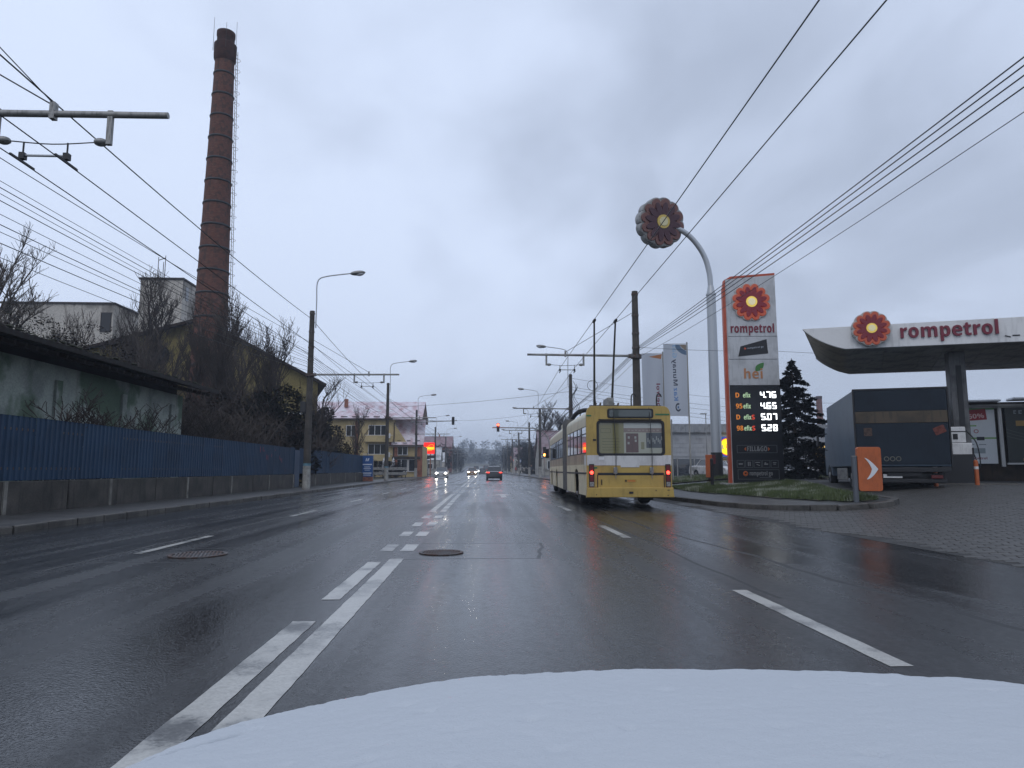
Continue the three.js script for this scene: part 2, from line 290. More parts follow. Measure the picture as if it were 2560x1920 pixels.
// drain covers set in the asphalt
function drain(x, d, r, label) {
  const t = thing('drain_cover', label, 'drain cover', P(x, 0.003, d), 0.3, 'drain covers in the road');
  const ring = new THREE.Shape(); ring.absarc(0, 0, r, 0, Math.PI * 2, false); const h = new THREE.Path(); h.absarc(0, 0, r * 0.86, 0, Math.PI * 2, true); ring.holes.push(h);
  obj('rim', extr(ring, 0.014).rotateX(-Math.PI / 2), M.steel, t, 0.6);
  obj('pit', cyl(r * 0.85, r * 0.85, 0.002, 0, 0.002, 0, 24), M.black, t);
  for (let i = -6; i <= 6; i++) { const X = i / 7 * r * 0.86, L = Math.sqrt((r * 0.86) ** 2 - X * X) * 2; obj('bar', rbox(r * 0.07, 0.012, L, 0.004, X, 0.008, 0), M.steel, t, 0.6); }
}
drain(-0.55, 9.65, 0.3, 'round iron drain cover in our lane beside the white dashes');
drain(-3.75, 9.55, 0.37, 'round iron drain cover in the oncoming lane, nearer the blue fence');

// left pavement with kerb stones
const pave = struct('pavement', gridSheet([-10.75, -9.6, -8.38], [-20, ...span(0, 216, 30), ...span(226, 500, 20)], (x, d) => profile(d) + 0.125, (x, d) => [x / 2.5, d / 2.5]), M.walk, 'wet pavement beside the blue fence', 'pavement');
{
  const kg = [0, 1, 2].map((k) => uvm(rbox(0.16, 0.3, 0.965, 0.03), 1.4, k * 0.31, k * 0.17));
  for (let i = 0; i < 70; i++) { const s = new THREE.Mesh(kg[i % 3], M.kerb); s.name = 'kerb_stone'; s.position.set(-8.44 + (R() - 0.5) * 0.03, -0.015 + (R() - 0.5) * 0.02, -(4.5 + i)); s.rotation.set((R() - 0.5) * 0.015, (R() - 0.5) * 0.03, (R() - 0.5) * 0.05); s.castShadow = s.receiveShadow = true; pave.add(s); }
  obj('kerb_strip', box(0.16, 0.14, 140, -8.44, 0.06, -144.6), M.kerb, pave, 1.4);
}

// station side: forecourt, kerbed island, pavement
const island = [[6.85, 31.8], [6.8, 27], [6.85, 24], [6.95, 20.5], [7.25, 18.4], [7.75, 17], [8.45, 16], [9.25, 15.9], [9.95, 16.6], [10.3, 18.2], [10.7, 20.2], [12.2, 25.2], [12.9, 29.5], [12.2, 31.8]];
const lawn = [[8.5, 31.4], [8.15, 27], [8.35, 22.5], [8.55, 19], [8.9, 16.9], [9.35, 16.5], [9.75, 17], [10.05, 18.5], [10.45, 20.4], [11.95, 25.3], [12.6, 29.5], [12, 31.4]];
const pavBase = std({ map: T.conc, color: lin(0.075, 0.075, 0.075), roughness: 0.75 });
const fore = struct('forecourt', gridSheet(span(6.25, 34, 37), span(3, 37, 34), (x, d) => ty(x, d) + 0.002, (x, d) => [x / 2, d / 2]), pavBase, 'sloping block-paved forecourt of the fuel station', 'forecourt');
{
  const pm = [0.155, 0.18, 0.205].map((k) => phys({ map: T.conc, color: lin(k * 1.02, k, k * 0.98), roughness: 0.46, bumpMap: T.grain, bumpScale: 0.003 }));
  const g = uvm(rbox(0.212, 0.05, 0.15, 0.008), 0.9), a = rad(24), list = [];
  for (let i = -90; i < 130; i++) for (let j = -10; j < 190; j++) {
    const u = i * 0.22 + (j % 2) * 0.11, v = j * 0.158, x = 6 + u * Math.cos(a) + v * Math.sin(a), d = 3 - u * Math.sin(a) + v * Math.cos(a);
    if (x < 6.4 + 0.12 * Math.sin(d * 1.3) || x > 20 || d < 3.6 || d > 23 || inPoly(x, d, island)) continue;
    list.push([x, d, Math.hypot(x, d)]);
  }
  const seen = list.filter(([x, d]) => x / d < 0.76).sort((p, q) => p[2] - q[2]), near = new Set(seen.slice(0, 300));
  const place = (o, x, d) => { o.position.set(x, ty(x, d) - 0.012 + (R() - 0.5) * 0.006, -d); o.rotation.set((R() - 0.5) * 0.02, a * -1, 0); o.rotation.order = 'ZYX'; o.rotation.z = (x < 14 ? Math.atan(0.085) : 0) + (R() - 0.5) * 0.02; };
  for (const p of near) { const s = new THREE.Mesh(g, pm[Math.floor(R() * 3)]); s.name = 'paver'; place(s, p[0], p[1]); s.receiveShadow = true; fore.add(s); }
  const rest = list.filter((p) => !near.has(p)), im = new THREE.InstancedMesh(g, phys({ map: T.conc, color: lin(1, 1, 1), roughness: 0.46, bumpMap: T.grain, bumpScale: 0.003 }), rest.length), o = new THREE.Object3D();
  rest.forEach((p, i) => { place(o, p[0], p[1]); o.updateMatrix(); im.setMatrixAt(i, o.matrix); const k = 0.15 + 0.06 * R(); im.setColorAt(i, lin(k * 1.02, k, k * 0.98)); });
  im.name = 'paver'; im.userData = { kind: 'stuff', label: 'many grey paving blocks of the forecourt' }; im.receiveShadow = true; fore.add(im);
}
const isl = struct('footpath', fillPoly(island, 0.12, (x, d) => ty(x, d) + 0.115), M.walk, 'paved footpath on the kerbed island beside the trolleybus', 'footpath');
{
  const kg = [0, 1].map((k) => uvm(rbox(0.16, 0.32, 0.63, 0.02), 1.3, k * 0.4, 0.2));
  const loop = island.slice(0), pts = loop.map(([x, d]) => P(x, 0, d)), c = new THREE.CatmullRomCurve3(pts, true, 'catmullrom', 0.35), L = c.getLength(), n = Math.floor(L / 0.65);
  for (let i = 0; i < n; i++) { const p = c.getPointAt(i / n), t = c.getTangentAt(i / n), s = new THREE.Mesh(kg[i % 2], M.kerb); s.name = 'kerb_stone'; const y = ty(p.x, -p.z); s.position.set(p.x, y - 0.02 + (R() - 0.5) * 0.015, p.z); s.rotation.order = 'YXZ'; s.rotation.y = Math.atan2(t.x, t.z); const y2 = ty(p.x + t.x, -(p.z + t.z)); s.rotation.x = -Math.atan(y2 - y); s.castShadow = s.receiveShadow = true; isl.add(s); }
}
struct('side_pavement', gridSheet([7.0, 8.5, 10.5], [37.5, ...span(40, 216, 44), ...span(226, 500, 20)], (x, d) => profile(d) + Math.min(ty(x, d), 0.1) + 0.13, (x, d) => [x / 2.5, d / 2.5]), M.walk, 'wet pavement beyond the station on the right side of the road', 'pavement');
obj('kerb_strip', box(0.16, 0.16, 178, 7.05, 0.07, -126.5), M.kerb, scene.getObjectByName('side_pavement'), 1.4);
struct('access_lane', gridSheet(span(7, 40, 12), [31.9, 34, 37.4], (x, d) => ty(x, d) + 0.012, (x, d) => [(x + 8.5) / 16, d / 32]), M.road, 'wet asphalt access lane behind the price sign', 'lane');
struct('car_park', gridSheet(span(10.6, 70, 12), span(46, 84, 8), (x, d) => ty(x, d) + 0.012, (x, d) => [x / 16, d / 32]), M.road, 'asphalt car park before the grey store', 'car park');
// grass
function grassOn(name, label, poly, n, seed, yo, hgt = 0.13) {
  const r = rng(seed), base = struct(name + '_bed', fillPoly(poly, 0.25, (x, d) => ty(x, d) + yo), soilMat, label + ' soil', 'lawn');
  const pos = []; const rr = rng(seed + 1);
  for (let k = 0; k < 9; k++) { const a = rr() * 6.28, l = 0.5 + 0.5 * rr(), x = (rr() - 0.5) * 0.16, z = (rr() - 0.5) * 0.16, w = 0.006 + 0.006 * rr(), cx = Math.cos(a), cz = Math.sin(a), bend = 0.5 * l * hgt * rr(); pos.push(x - cz * w, 0, z + cx * w, x + cz * w, 0, z - cx * w, x + cx * bend, l * hgt, z + cz * bend); }
  const g = new THREE.BufferGeometry(); g.setAttribute('position', new THREE.Float32BufferAttribute(pos, 3)); g.computeVertexNormals();
  const im = new THREE.InstancedMesh(g, std({ roughness: 0.9 }), n), o = new THREE.Object3D(), xs = poly.map((p) => p[0]), ds = poly.map((p) => p[1]); let i = 0;
  while (i < n) { const x = lerp(Math.min(...xs), Math.max(...xs), r()), d = lerp(Math.min(...ds), Math.max(...ds), r()); if (!inPoly(x, d, poly)) continue; o.position.set(x, ty(x, d) + yo - 0.005, -d); o.rotation.set(0, r() * 6.28, 0); o.scale.setScalar(0.6 + 0.8 * r()); o.updateMatrix(); im.setMatrixAt(i, o.matrix); const f = perlin.noise(x * 0.9, d * 0.9, 4.2) + 0.5 * perlin.noise(x * 3, d * 3, 1) + (r() - 0.5) * 0.5, k = 0.8 + 0.4 * r(); const frost = sstep(0.15, 0.5, f); im.setColorAt(i, lin(lerp(0.075, 0.30, frost) * k, lerp(0.10, 0.32, frost) * k, lerp(0.035, 0.25, frost) * k)); i++; }
  im.name = numbered(name); im.receiveShadow = true; scene.add(im); tag(im, label, 'grass', null, 'stuff');
}
grassOn('grass', 'frosted short grass around the price sign', lawn, 9000, 301, 0.14);
grassOn('verge_grass', 'grass strip with the flagpoles behind the price sign', [[10.6, 38], [40, 38], [40, 45], [10.6, 45]], 9000, 302, 0.05, 0.18);

// ---------------------------------------------------------------- left side: fence, shed, chimney, factory
{
  const t = thing('blue_fence', 'long blue corrugated metal fence on a low concrete wall', 'fence', P(-10.62, 0.1, 0));
  const prof = []; for (let k = 0; k < 5; k++) { const b = k * 0.2; prof.push([b, 0], [b + 0.09, 0], [b + 0.115, 0.035], [b + 0.175, 0.035]); } prof.push([1.0, 0], [1.0, -0.004]); for (let k = 4; k >= 0; k--) { const b = k * 0.2; prof.push([b + 0.18, 0.031], [b + 0.11, 0.031], [b + 0.085, -0.004]); } prof.push([0, -0.004]);
  const sg = extr(shapeOf(prof), 1.47, 0); sg.rotateX(-Math.PI / 2);   // x along, y up
  const sheetG = [0, 1, 2, 3].map((k) => uvm(sg.clone().rotateY(Math.PI / 2), 2.2, k * 0.27, k * 0.4));
  const fm = [0.92, 1, 1.1].map((k) => { const m = M.fence.clone(); m.color.multiplyScalar(k); return m; });
  for (let i = 0; i < 54; i++) {
    if (i === 31) continue;
    const s = new THREE.Mesh(sheetG[i % 4], fm[Math.floor(R() * 3)]); s.name = 'corrugated_sheet'; s.position.set((R() - 0.5) * 0.012, 0.78 + (i < 30 ? 0 : 0.02) + (R() - 0.5) * 0.012, -(9 + i)); s.rotation.z = (R() - 0.5) * 0.012; s.castShadow = s.receiveShadow = true; t.add(s);
  }
  obj('gate_sheet', box(0.04, 2.1, 1.1, 0.02, 1.1, -40.4), M.fence, t, 2.2);
  const pg = [0, 1, 2].map((k) => uvm(rbox(0.18, 0.8, 2.36, 0.02), 2.3, k * 0.37, k * 0.2));
  for (let i = 0; i < 23; i++) { if (i === 13) continue; const s = new THREE.Mesh(pg[i % 3], M.concrete); s.name = 'concrete_panel'; s.position.set(-0.03 + (R() - 0.5) * 0.02, 0.36, -(10 + i * 2.4)); s.castShadow = s.receiveShadow = true; t.add(s); }
  for (let i = 0; i < 12; i++) obj('post', rbox(0.14, 0.8, 0.12, 0.01, 0.02, 0.365, -(16 + i * 4.8 - (i % 2) * 0.4)), M.concreteLight, t, 1);
  for (const y of [1.05, 1.95]) obj('rail', box(0.04, 0.06, 54, -0.05, y, -36), M.steel, t, 1);
  // red sheen of reflected light, painted as small strips on sheets by the pole
  const sheenRed = std({ color: lin(0.30, 0.055, 0.08), roughness: 0.6 });
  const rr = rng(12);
  for (let k = 0; k < 22; k++) { const d = 33.2 + k * 0.2 + 0.13; if (rr() < 0.35) continue; obj('painted_red_sheen', box(0.003, 0.06 + 0.22 * rr(), 0.05, 0.039, 1.75 + 0.25 * Math.sin(k * 0.55) + 0.1 * rr(), -d), sheenRed, t); }
}
{
  const t = thing('long_shed', 'long low shed with mossy green-grey wall and dark overhanging eaves', 'shed', P(-14.3, -0.1, 0));
  const d0 = 12, d1 = 33.6;
  obj('wall', box(0.4, 4.7, d1 - d0, -0.2, 2.35, -(d0 + d1) / 2), M.moss, t, 8);
  obj('end_wall', box(6, 4.6, 0.35, -3.4, 2.3, -d1 + 0.2), M.moss, t, 8);
  obj('eaves_shade_strip', box(0.2, 0.7, d1 - d0, -0.4, 4.95, -(d0 + d1) / 2), std({ map: T.rust, color: lin(0.1, 0.09, 0.085), roughness: 0.95 }), t, 1.5);  // dark strip closing the eaves gap; its colour stands for deep shade
  for (let i = 0; i < 5; i++) obj('pilaster', box(0.1, 4.2, 0.32, 0.05, 2.1, -(15.2 + i * 4.3)), M.moss, t, 5);
  obj('roof', box(8, 0.1, d1 - d0 + 0.8, -2.4, 5.75, -(d0 + d1) / 2, 0, 0, -0.2), M.darkRoof, t, 2);
  for (let i = 0; i < 44; i++) obj('rafter', box(1.7, 0.12, 0.09, 0.38, 4.94, -(d0 + 0.2 + i * 0.5), 0, 0, -0.2), M.darkRoof, t, 1);
  const dark = std({ map: T.rust, color: lin(0.12, 0.11, 0.1), roughness: 0.9 });
  obj('eaves_board', box(0.05, 0.16, d1 - d0 + 0.8, 1.53, 4.93, -(d0 + d1) / 2), dark, t, 1);
  const edge = []; const rr = rng(40); for (let i = 0; i < 90; i++) { const d = d0 + rr() * (d1 - d0), r = 0.03 + 0.05 * rr(); edge.push(xf(new THREE.IcosahedronGeometry(r, 1), 1.5 - 0.6 * rr() * rr(), 5.08, -d, 0, 0, 0, [1, 0.5, 2.2])); }
  obj('moss_edge', edge, std({ map: T.grain, color: lin(0.08, 0.085, 0.05), roughness: 1 }), t, 0.5);
}
{
  const X = -21.2, D = 54, t = thing('brick_chimney', 'tall round red brick factory chimney with steel bands', 'chimney', P(X, 0, D));
  const rAt = (y) => lerp(1.52, 0.74, y / 34.2) + 0.12 * sstep(9, 0, y);
  const pts = []; for (let i = 0; i <= 40; i++) { const y = i / 40 * 34.2; pts.push(new THREE.Vector2(rAt(y), y)); }
  const g = new THREE.LatheGeometry(pts, 40); { const uv = g.attributes.uv, p = g.attributes.position; for (let i = 0; i < uv.count; i++) uv.setXY(i, uv.getX(i) * 4, p.getY(i) / 2); }
  const sh = obj('shaft', g, M.brick, t);
  const r = rng(8);
  for (let k = 0; k < 17; k++) { const y = 33.0 - k * 1.83 - (k > 10 ? (k - 10) * 0.06 : 0); if (y < 2) break; const R0 = rAt(y) + 0.02; obj('steel_band', xf(new THREE.TorusGeometry(R0, 0.045, 6, 40), 0, y, 0, Math.PI / 2 + (r() - 0.5) * 0.02, (r() - 0.5) * 0.02, 0, [1, 1, 2]), M.darkMetal, t); }
  const cap = new THREE.LatheGeometry([[0.75, 34.1], [0.85, 34.35], [0.87, 34.8], [0.83, 34.85], [0.87, 34.95], [0.88, 35.6], [0.78, 35.7], [0.68, 35.75], [0.68, 36.3], [0.72, 36.35], [0.72, 36.7], [0.55, 36.75], [0.5, 36.4]].map(([a, b]) => new THREE.Vector2(a, b)), 36);
  { const uv = cap.attributes.uv, p = cap.attributes.position; for (let i = 0; i < uv.count; i++) uv.setXY(i, uv.getX(i) * 3, p.getY(i) / 2); }
  obj('crown', cap, M.soot, t);
  for (const [a, h] of [[2.8, 37.9], [0.2, 37.6], [1.2, 37.1]]) obj('lightning_rod', cyl(0.018, 0.012, h - 35, Math.cos(a) * 0.93, (h + 35) / 2, Math.sin(a) * 0.93, 6), M.darkMetal, t);
  const lad = [], hoop = []; for (const s of [-0.2, 0.2]) lad.push(bar(new THREE.Vector3(rAt(2) + 0.2, 2, s), new THREE.Vector3(rAt(35) + 0.22, 35.2, s), 0.022)); for (let y = 2.2; y < 35; y += 0.33) lad.push(bar(new THREE.Vector3(rAt(y) + 0.2, y, -0.2), new THREE.Vector3(rAt(y) + 0.2, y, 0.2), 0.014, 0.014, 5));
  for (let y = 3; y < 35; y += 0.95) { hoop.push(xf(new THREE.TorusGeometry(0.3, 0.014, 4, 12, Math.PI), rAt(y) + 0.2, y, 0, Math.PI / 2, 0, -Math.PI / 2)); if (Math.round(y) % 2) hoop.push(bar(new THREE.Vector3(rAt(y), y, 0.18), new THREE.Vector3(rAt(y) + 0.22, y, 0.18), 0.02, 0.02, 5)); }
  obj('ladder', lad, M.steel, t); obj('ladder_cage', hoop, M.steel, t);
}
{
  const t = thing('factory_hall', 'yellow gabled factory hall behind the brick chimney', 'building', P(-25.0, 0, 61.5), rad(17));
  const s = shapeOf([[-10, 0], [10.2, 0], [10.2, 9.1], [0, 14.2], [-10, 10.6]]);
  obj('wall', extr(s, 14).translate(0, 0, -14), M.yellowWall, t, 6);
  obj('roof', [bx(0, 14.32, 10.9, 8.87), bx(0, 14.32, -10.6, 10.5)], M.darkRoof, t, 2);
  function bx(x0, y0, x1, y1) { const L = Math.hypot(x1 - x0, y1 - y0); return box(L, 0.22, 15, (x0 + x1) / 2, (y0 + y1) / 2, -6.8, 0, 0, Math.atan2(y1 - y0, x1 - x0)); }
  obj('round_window', cyl(0.9, 0.9, 0.1, -3.2, 11, 0.02, 20, Math.PI / 2), M.glass, t);
  const l = obj('lean_to', box(6, 5.9, 3, 7.2, 2.95, 1.55), M.yellowWall, t, 6); 
  obj('snow_ledge', box(6.4, 0.14, 3.4, 7.2, 5.97, 1.6), M.snow, t, 1);
  for (let i = 0; i < 5; i++) obj('window', box(0.9, 1.5, 0.06, 5 + i * 1.1, 4.7, 3.08), M.whiteClean, t);
}
function block(name, label, x0, x1, d0, d1, h, windows) {
  const t = thing(name, label, 'building', P((x0 + x1) / 2, 0, d0)), w = x1 - x0, L = d1 - d0;
  obj('wall', box(w, h, L, 0, h / 2, -L / 2), M.plaster, t, 9);
  obj('roof_edge', box(w + 0.3, 0.22, L + 0.3, 0, h + 0.11, -L / 2), M.darkRoof, t, 2);
  for (const [x, y, ww, hh] of windows) { const f = obj('window', box(ww, hh, 0.06, x, y, 0.02), M.black, t); obj('frame', [box(ww + 0.16, 0.08, 0.1, x, y + hh / 2, 0.03), box(0.08, hh, 0.1, x - ww / 2, y, 0.03), box(0.08, hh, 0.1, x + ww / 2, y, 0.03), box(ww + 0.16, 0.08, 0.1, x, y - hh / 2, 0.03)], M.darkRoof, f); }
  return t;
}
block('concrete_block', 'wide weathered grey concrete block with a dark window, left of the chimney', -55, -42.4, 80, 86, 20.0, [[5.5, 17.9, 1.1, 2.2]]);
{
  const t = block('concrete_tower', 'tall narrow weathered concrete tower just left of the chimney', -39.6, -34.8, 80, 84.4, 23.0, []);
  obj('side_window', box(0.06, 1.7, 0.8, 2.42, 21.6, -1.2), M.glass, t);
  for (const [x, h] of [[-1, 3], [-0.4, 2.4], [-0.2, 3.2]]) obj('antenna', cyl(0.05, 0.04, h, x, 23 + h / 2, -1, 5), M.steel, t);
  obj('antenna_frame', [bar(new THREE.Vector3(-1, 25.6, -1), new THREE.Vector3(-0.2, 25.9, -1), 0.05)], M.steel, t);
}
// ---------------------------------------------------------------- vegetation builders
function segGeo(segs) {   // tapered prisms joined into one geometry; [a, b, r0, r1]
  const pos = [], nor = [], uv = [], q = new THREE.Quaternion(), Y = new THREE.Vector3(0, 1, 0), v = new THREE.Vector3();
  for (const [a, b, r0, r1] of segs) {
    const n = r0 > 0.06 ? 7 : r0 > 0.02 ? 5 : 3, dir = b.clone().sub(a), L = dir.length(); if (L < 1e-4) continue; q.setFromUnitVectors(Y, dir.divideScalar(L));
    const ring = (p, r) => [...Array(n).keys()].map((k) => { v.set(Math.cos(k / n * 6.2832), 0, Math.sin(k / n * 6.2832)).applyQuaternion(q); return [p.x + v.x * r, p.y + v.y * r, p.z + v.z * r, v.x, v.y, v.z, k / n]; });
    const A = ring(a, r0), B = ring(b, r1);
    for (let k = 0; k < n; k++) { const m = (k + 1) % n; for (const [w, t] of [[A[k], 0], [B[k], 1], [A[m], 0], [A[m], 0], [B[k], 1], [B[m], 1]]) { pos.push(w[0], w[1], w[2]); nor.push(w[3], w[4], w[5]); uv.push(w[6] * r0 * 6, t * L); } }
  }
  const g = new THREE.BufferGeometry(); g.setAttribute('position', new THREE.Float32BufferAttribute(pos, 3)); g.setAttribute('normal', new THREE.Float32BufferAttribute(nor, 3)); g.setAttribute('uv', new THREE.Float32BufferAttribute(uv, 2)); return g;
}
function grow(r, p, dir, len, rad0, depth, o, out, trunk) {
  const n = depth === o.depth ? 6 : 4; let a = p.clone(), dd = dir.clone(), rr = rad0;
  for (let i = 0; i < n; i++) {
    dd.x += (r() - 0.5) * o.wig; dd.z += (r() - 0.5) * o.wig; dd.y += (r() - 0.5) * o.wig * 0.5 + o.up; dd.normalize();
    const b = a.clone().addScaledVector(dd, len / n), r1 = Math.max(o.min, rr * (depth === 0 ? 0.72 : 0.88));
    (depth === o.depth ? trunk : out).push([a, b, rr, r1]); rr = r1; a = b;
    if (depth > 0 && (depth < o.depth || i >= o.from)) {
      const k = depth === o.depth ? o.kids : o.kids2;
      for (let j = 0; j < k; j++) { const az = r() * 6.2832, sp = o.spread * (0.6 + 0.7 * r()); const nd = new THREE.Vector3(Math.cos(az) * sp, 0.35 + 0.7 * r(), Math.sin(az) * sp).add(dd.clone().multiplyScalar(0.7)).normalize(); grow(r, a.clone(), nd, len * o.ratio * (0.6 + 0.6 * r()) * (1 - 0.25 * i / n), Math.max(o.min, rr * 0.6), depth - 1, o, out, trunk); }
    }
  }
}
function bareTree(name, label, x, d, h, opt, seed, mat = M.twig, y = 0.05, group) {
  const o = { depth: 3, wig: 0.22, up: 0.03, min: 0.008, from: 1, kids: 3, kids2: 2, spread: 0.9, ratio: 0.45, ...opt }, r = rng(seed), t = thing(name, label, 'tree', P(x, y, d), 0, group), br = [], tr = [];
  grow(r, new THREE.Vector3(), new THREE.Vector3(0, 1, 0), h * (o.stem ?? 0.72), h * 0.014, o.depth, o, br, tr);
  obj('trunk', segGeo(tr), M.bark, t); obj('crown', segGeo(br), mat, t); return t;
}
function thicket(name, label, x, d, h, w, n, seed, mat = M.twig, y = 0.05, group) {   // many stems from one root
  const r = rng(seed), t = thing(name, label, 'shrub', P(x, y, d), 0, group), br = [], tr = [];
  for (let k = 0; k < n; k++) { const az = r() * 6.28, q = Math.sqrt(r()) * w * 0.35, p = new THREE.Vector3(Math.cos(az) * q, 0, Math.sin(az) * q), dir = new THREE.Vector3(Math.cos(az) * 0.5 * r(), 1, Math.sin(az) * 0.5 * r()).normalize(); grow(r, p, dir, h * (0.45 + 0.3 * r()), 0.03 + 0.02 * r(), 2, { depth: 2, wig: 0.4, up: -0.01, min: 0.011, from: 0, kids: 3, kids2: 2, spread: 1.2, ratio: 0.5 }, br, tr); }
  obj('stems', segGeo(tr), M.bark, t); obj('twigs', segGeo(br), mat, t); return t;
}
function leafGeo(pts, size, r, cols) {
  const pos = [], nor = [], col = [], e = new THREE.Euler(), a = new THREE.Vector3(), N = new THREE.Vector3();
  for (const [x, y, z, s = 1] of pts) {
    e.set(r() * 6.28, r() * 6.28, r() * 6.28); const L = size * s * (0.6 + 0.8 * r()), W = L * 0.45, c = cols[Math.floor(r() * cols.length)], k = 0.75 + 0.5 * r();
    N.set(0, 1, 0).applyEuler(e);
    for (const [u, v] of [[0, -L], [W, 0], [0, L], [0, -L], [0, L], [-W, 0]]) { a.set(u, 0, v).applyEuler(e); pos.push(x + a.x, y + a.y, z + a.z); nor.push(N.x, N.y, N.z); col.push(c[0] * k, c[1] * k, c[2] * k); }
  }
  const g = new THREE.BufferGeometry(); g.setAttribute('position', new THREE.Float32BufferAttribute(pos, 3)); g.setAttribute('normal', new THREE.Float32BufferAttribute(nor, 3)); g.setAttribute('color', new THREE.Float32BufferAttribute(col, 3)); return g;
}
const leafMat = phys({ vertexColors: true, roughness: 0.8, transmission: 0.15, thickness: 0 });
function bush(name, label, x, d, h, w, n, seed, cols, size = 0.11, y = 0.05, group) {   // leafy evergreen made of clumps
  const r = rng(seed), t = thing(name, label, 'shrub', P(x, y, d), 0, group), pts = [], tr = [], cl = [];
  for (let k = 0; k < 26; k++) { const az = r() * 6.28, q = Math.sqrt(r()) * w * 0.42, yy = h * (0.12 + 0.8 * r() * (1 - 0.45 * (q / (w * 0.42)) ** 2)); cl.push([Math.cos(az) * q, yy, Math.sin(az) * q, (0.16 + 0.16 * r()) * w]); tr.push([new THREE.Vector3(0, 0, 0), new THREE.Vector3(Math.cos(az) * q * 0.8, yy * 0.9, Math.sin(az) * q * 0.8), 0.05, 0.015]); }
  for (let i = 0; i < n; i++) { const c = cl[Math.floor(r() * cl.length)], u = r() * 2 - 1, az = r() * 6.28, m = c[3] * Math.cbrt(0.25 + 0.75 * r()), s = Math.sqrt(1 - u * u); const p = [c[0] + s * Math.cos(az) * m, Math.max(0.05, c[1] + u * m), c[2] + s * Math.sin(az) * m]; pts.push(p); }
  obj('stems', segGeo(tr), M.bark, t); obj('crown', leafGeo(pts, size, r, cols), leafMat, t); return t;
}
function conifer(name, label, x, d, h, w, seed, cols, y = 0.05, group, dens = 1) {
  const r = rng(seed), t = thing(name, label, 'tree', P(x, y, d), 0, group), br = [], pts = [];
  const tr = [[new THREE.Vector3(), new THREE.Vector3(0, h * 0.5, 0), h * 0.018, h * 0.011], [new THREE.Vector3(0, h * 0.5, 0), new THREE.Vector3(0, h, 0), h * 0.011, 0.012]];
  for (let yy = h * 0.05; yy < h * 0.985; yy += h * 0.022) {
    const R0 = w / 2 * Math.pow(1 - yy / h, 0.85) * (0.75 + 0.5 * r()) + 0.06, n = 5 + Math.floor(r() * 3);
    for (let k = 0; k < n; k++) {
      const az = r() * 6.28, L = R0 * (0.6 + 0.5 * r()), a = new THREE.Vector3(0, yy, 0), b = new THREE.Vector3(Math.cos(az) * L, yy - L * 0.22 + L * 0.1 * r(), Math.sin(az) * L); br.push([a, b, 0.02, 0.006]);
      const m = Math.ceil(L * 26 * dens); for (let i = 0; i < m; i++) { const f = 0.12 + 0.9 * Math.sqrt(r()), sp = 0.11 * L * (1.15 - f) + 0.05; pts.push([b.x * f + (r() - 0.5) * 2 * sp, a.y + (b.y - a.y) * f - r() * 0.12 + 0.02, b.z * f + (r() - 0.5) * 2 * sp]); }
    }
  }
  obj('trunk', segGeo(tr), M.bark, t); obj('branches', segGeo(br), M.bark, t); obj('crown', leafGeo(pts, 0.085, r, cols), leafMat, t); return t;
}
const evergreen = [[0.020, 0.032, 0.018], [0.028, 0.040, 0.022], [0.016, 0.026, 0.018]], darkFir = [[0.014, 0.026, 0.020], [0.022, 0.036, 0.026], [0.012, 0.022, 0.017]], ivyCol = [[0.045, 0.03, 0.02], [0.035, 0.033, 0.02], [0.055, 0.04, 0.03]], pale = [[0.10, 0.12, 0.05], [0.08, 0.10, 0.04]];

// thickets and trees between the shed, the chimney and the fence
bush('ivy_shrub', 'dark ivy-brown shrub above the shed roof at the left edge', -21.8, 35.5, 8.5, 7.5, 42000, 401, ivyCol, 0.055);
bush('ivy_shrub', 'smaller pale green shrub at the far left, behind the brown one', -27.2, 40, 12, 5.5, 9000, 402, pale, 0.06);
bareTree('birch_tree', 'pale bare birch at the far left edge behind the shed', -30.5, 44, 16, { kids: 4, kids2: 3, spread: 0.8, up: -0.01, min: 0.012 }, 403, M.twigPale);
[[-15.6, 35.2, 5.4, 4.6, 15], [-13.2, 36.5, 4.6, 3.6, 14], [-17.5, 39, 7.0, 5, 15], [-14.6, 40.5, 6.2, 4.4, 15], [-12.4, 44, 4.4, 3.4, 12], [-19, 44, 7.6, 5.2, 14], [-15.5, 46, 6.8, 4.6, 14], [-12.6, 50, 4.8, 3.4, 11]].forEach(([x, d, h, w, n], i) => thicket('thicket_shrub', ['tangled brown shrub at the end of the mossy shed', 'low tangled shrub just behind the blue fence, by the shed end', 'tall tangled shrub left of the chimney base', 'tangled shrub before the chimney, behind the blue fence', 'low tangled shrub behind the fence, left of the first lamp pole', 'tall tangled shrub at the chimney foot', 'tangled shrub right of the chimney foot', 'low tangled shrub behind the fence near the concrete pole'][i], x, d, h, w, n, 420 + i, i % 3 === 1 ? M.twigPale : M.twig, 0.05, 'bare shrubs behind the blue fence'));
bush('evergreen_bush', 'dark rounded evergreen bush behind the fence, left of the lamp pole', -12.9, 43.5, 6.9, 4.4, 15000, 440, ivyCol.concat(evergreen), 0.1);
bush('evergreen_bush', 'broad dark brown bush behind the fence, below the chimney', -16.4, 42, 6.2, 5.4, 12000, 441, ivyCol, 0.1);
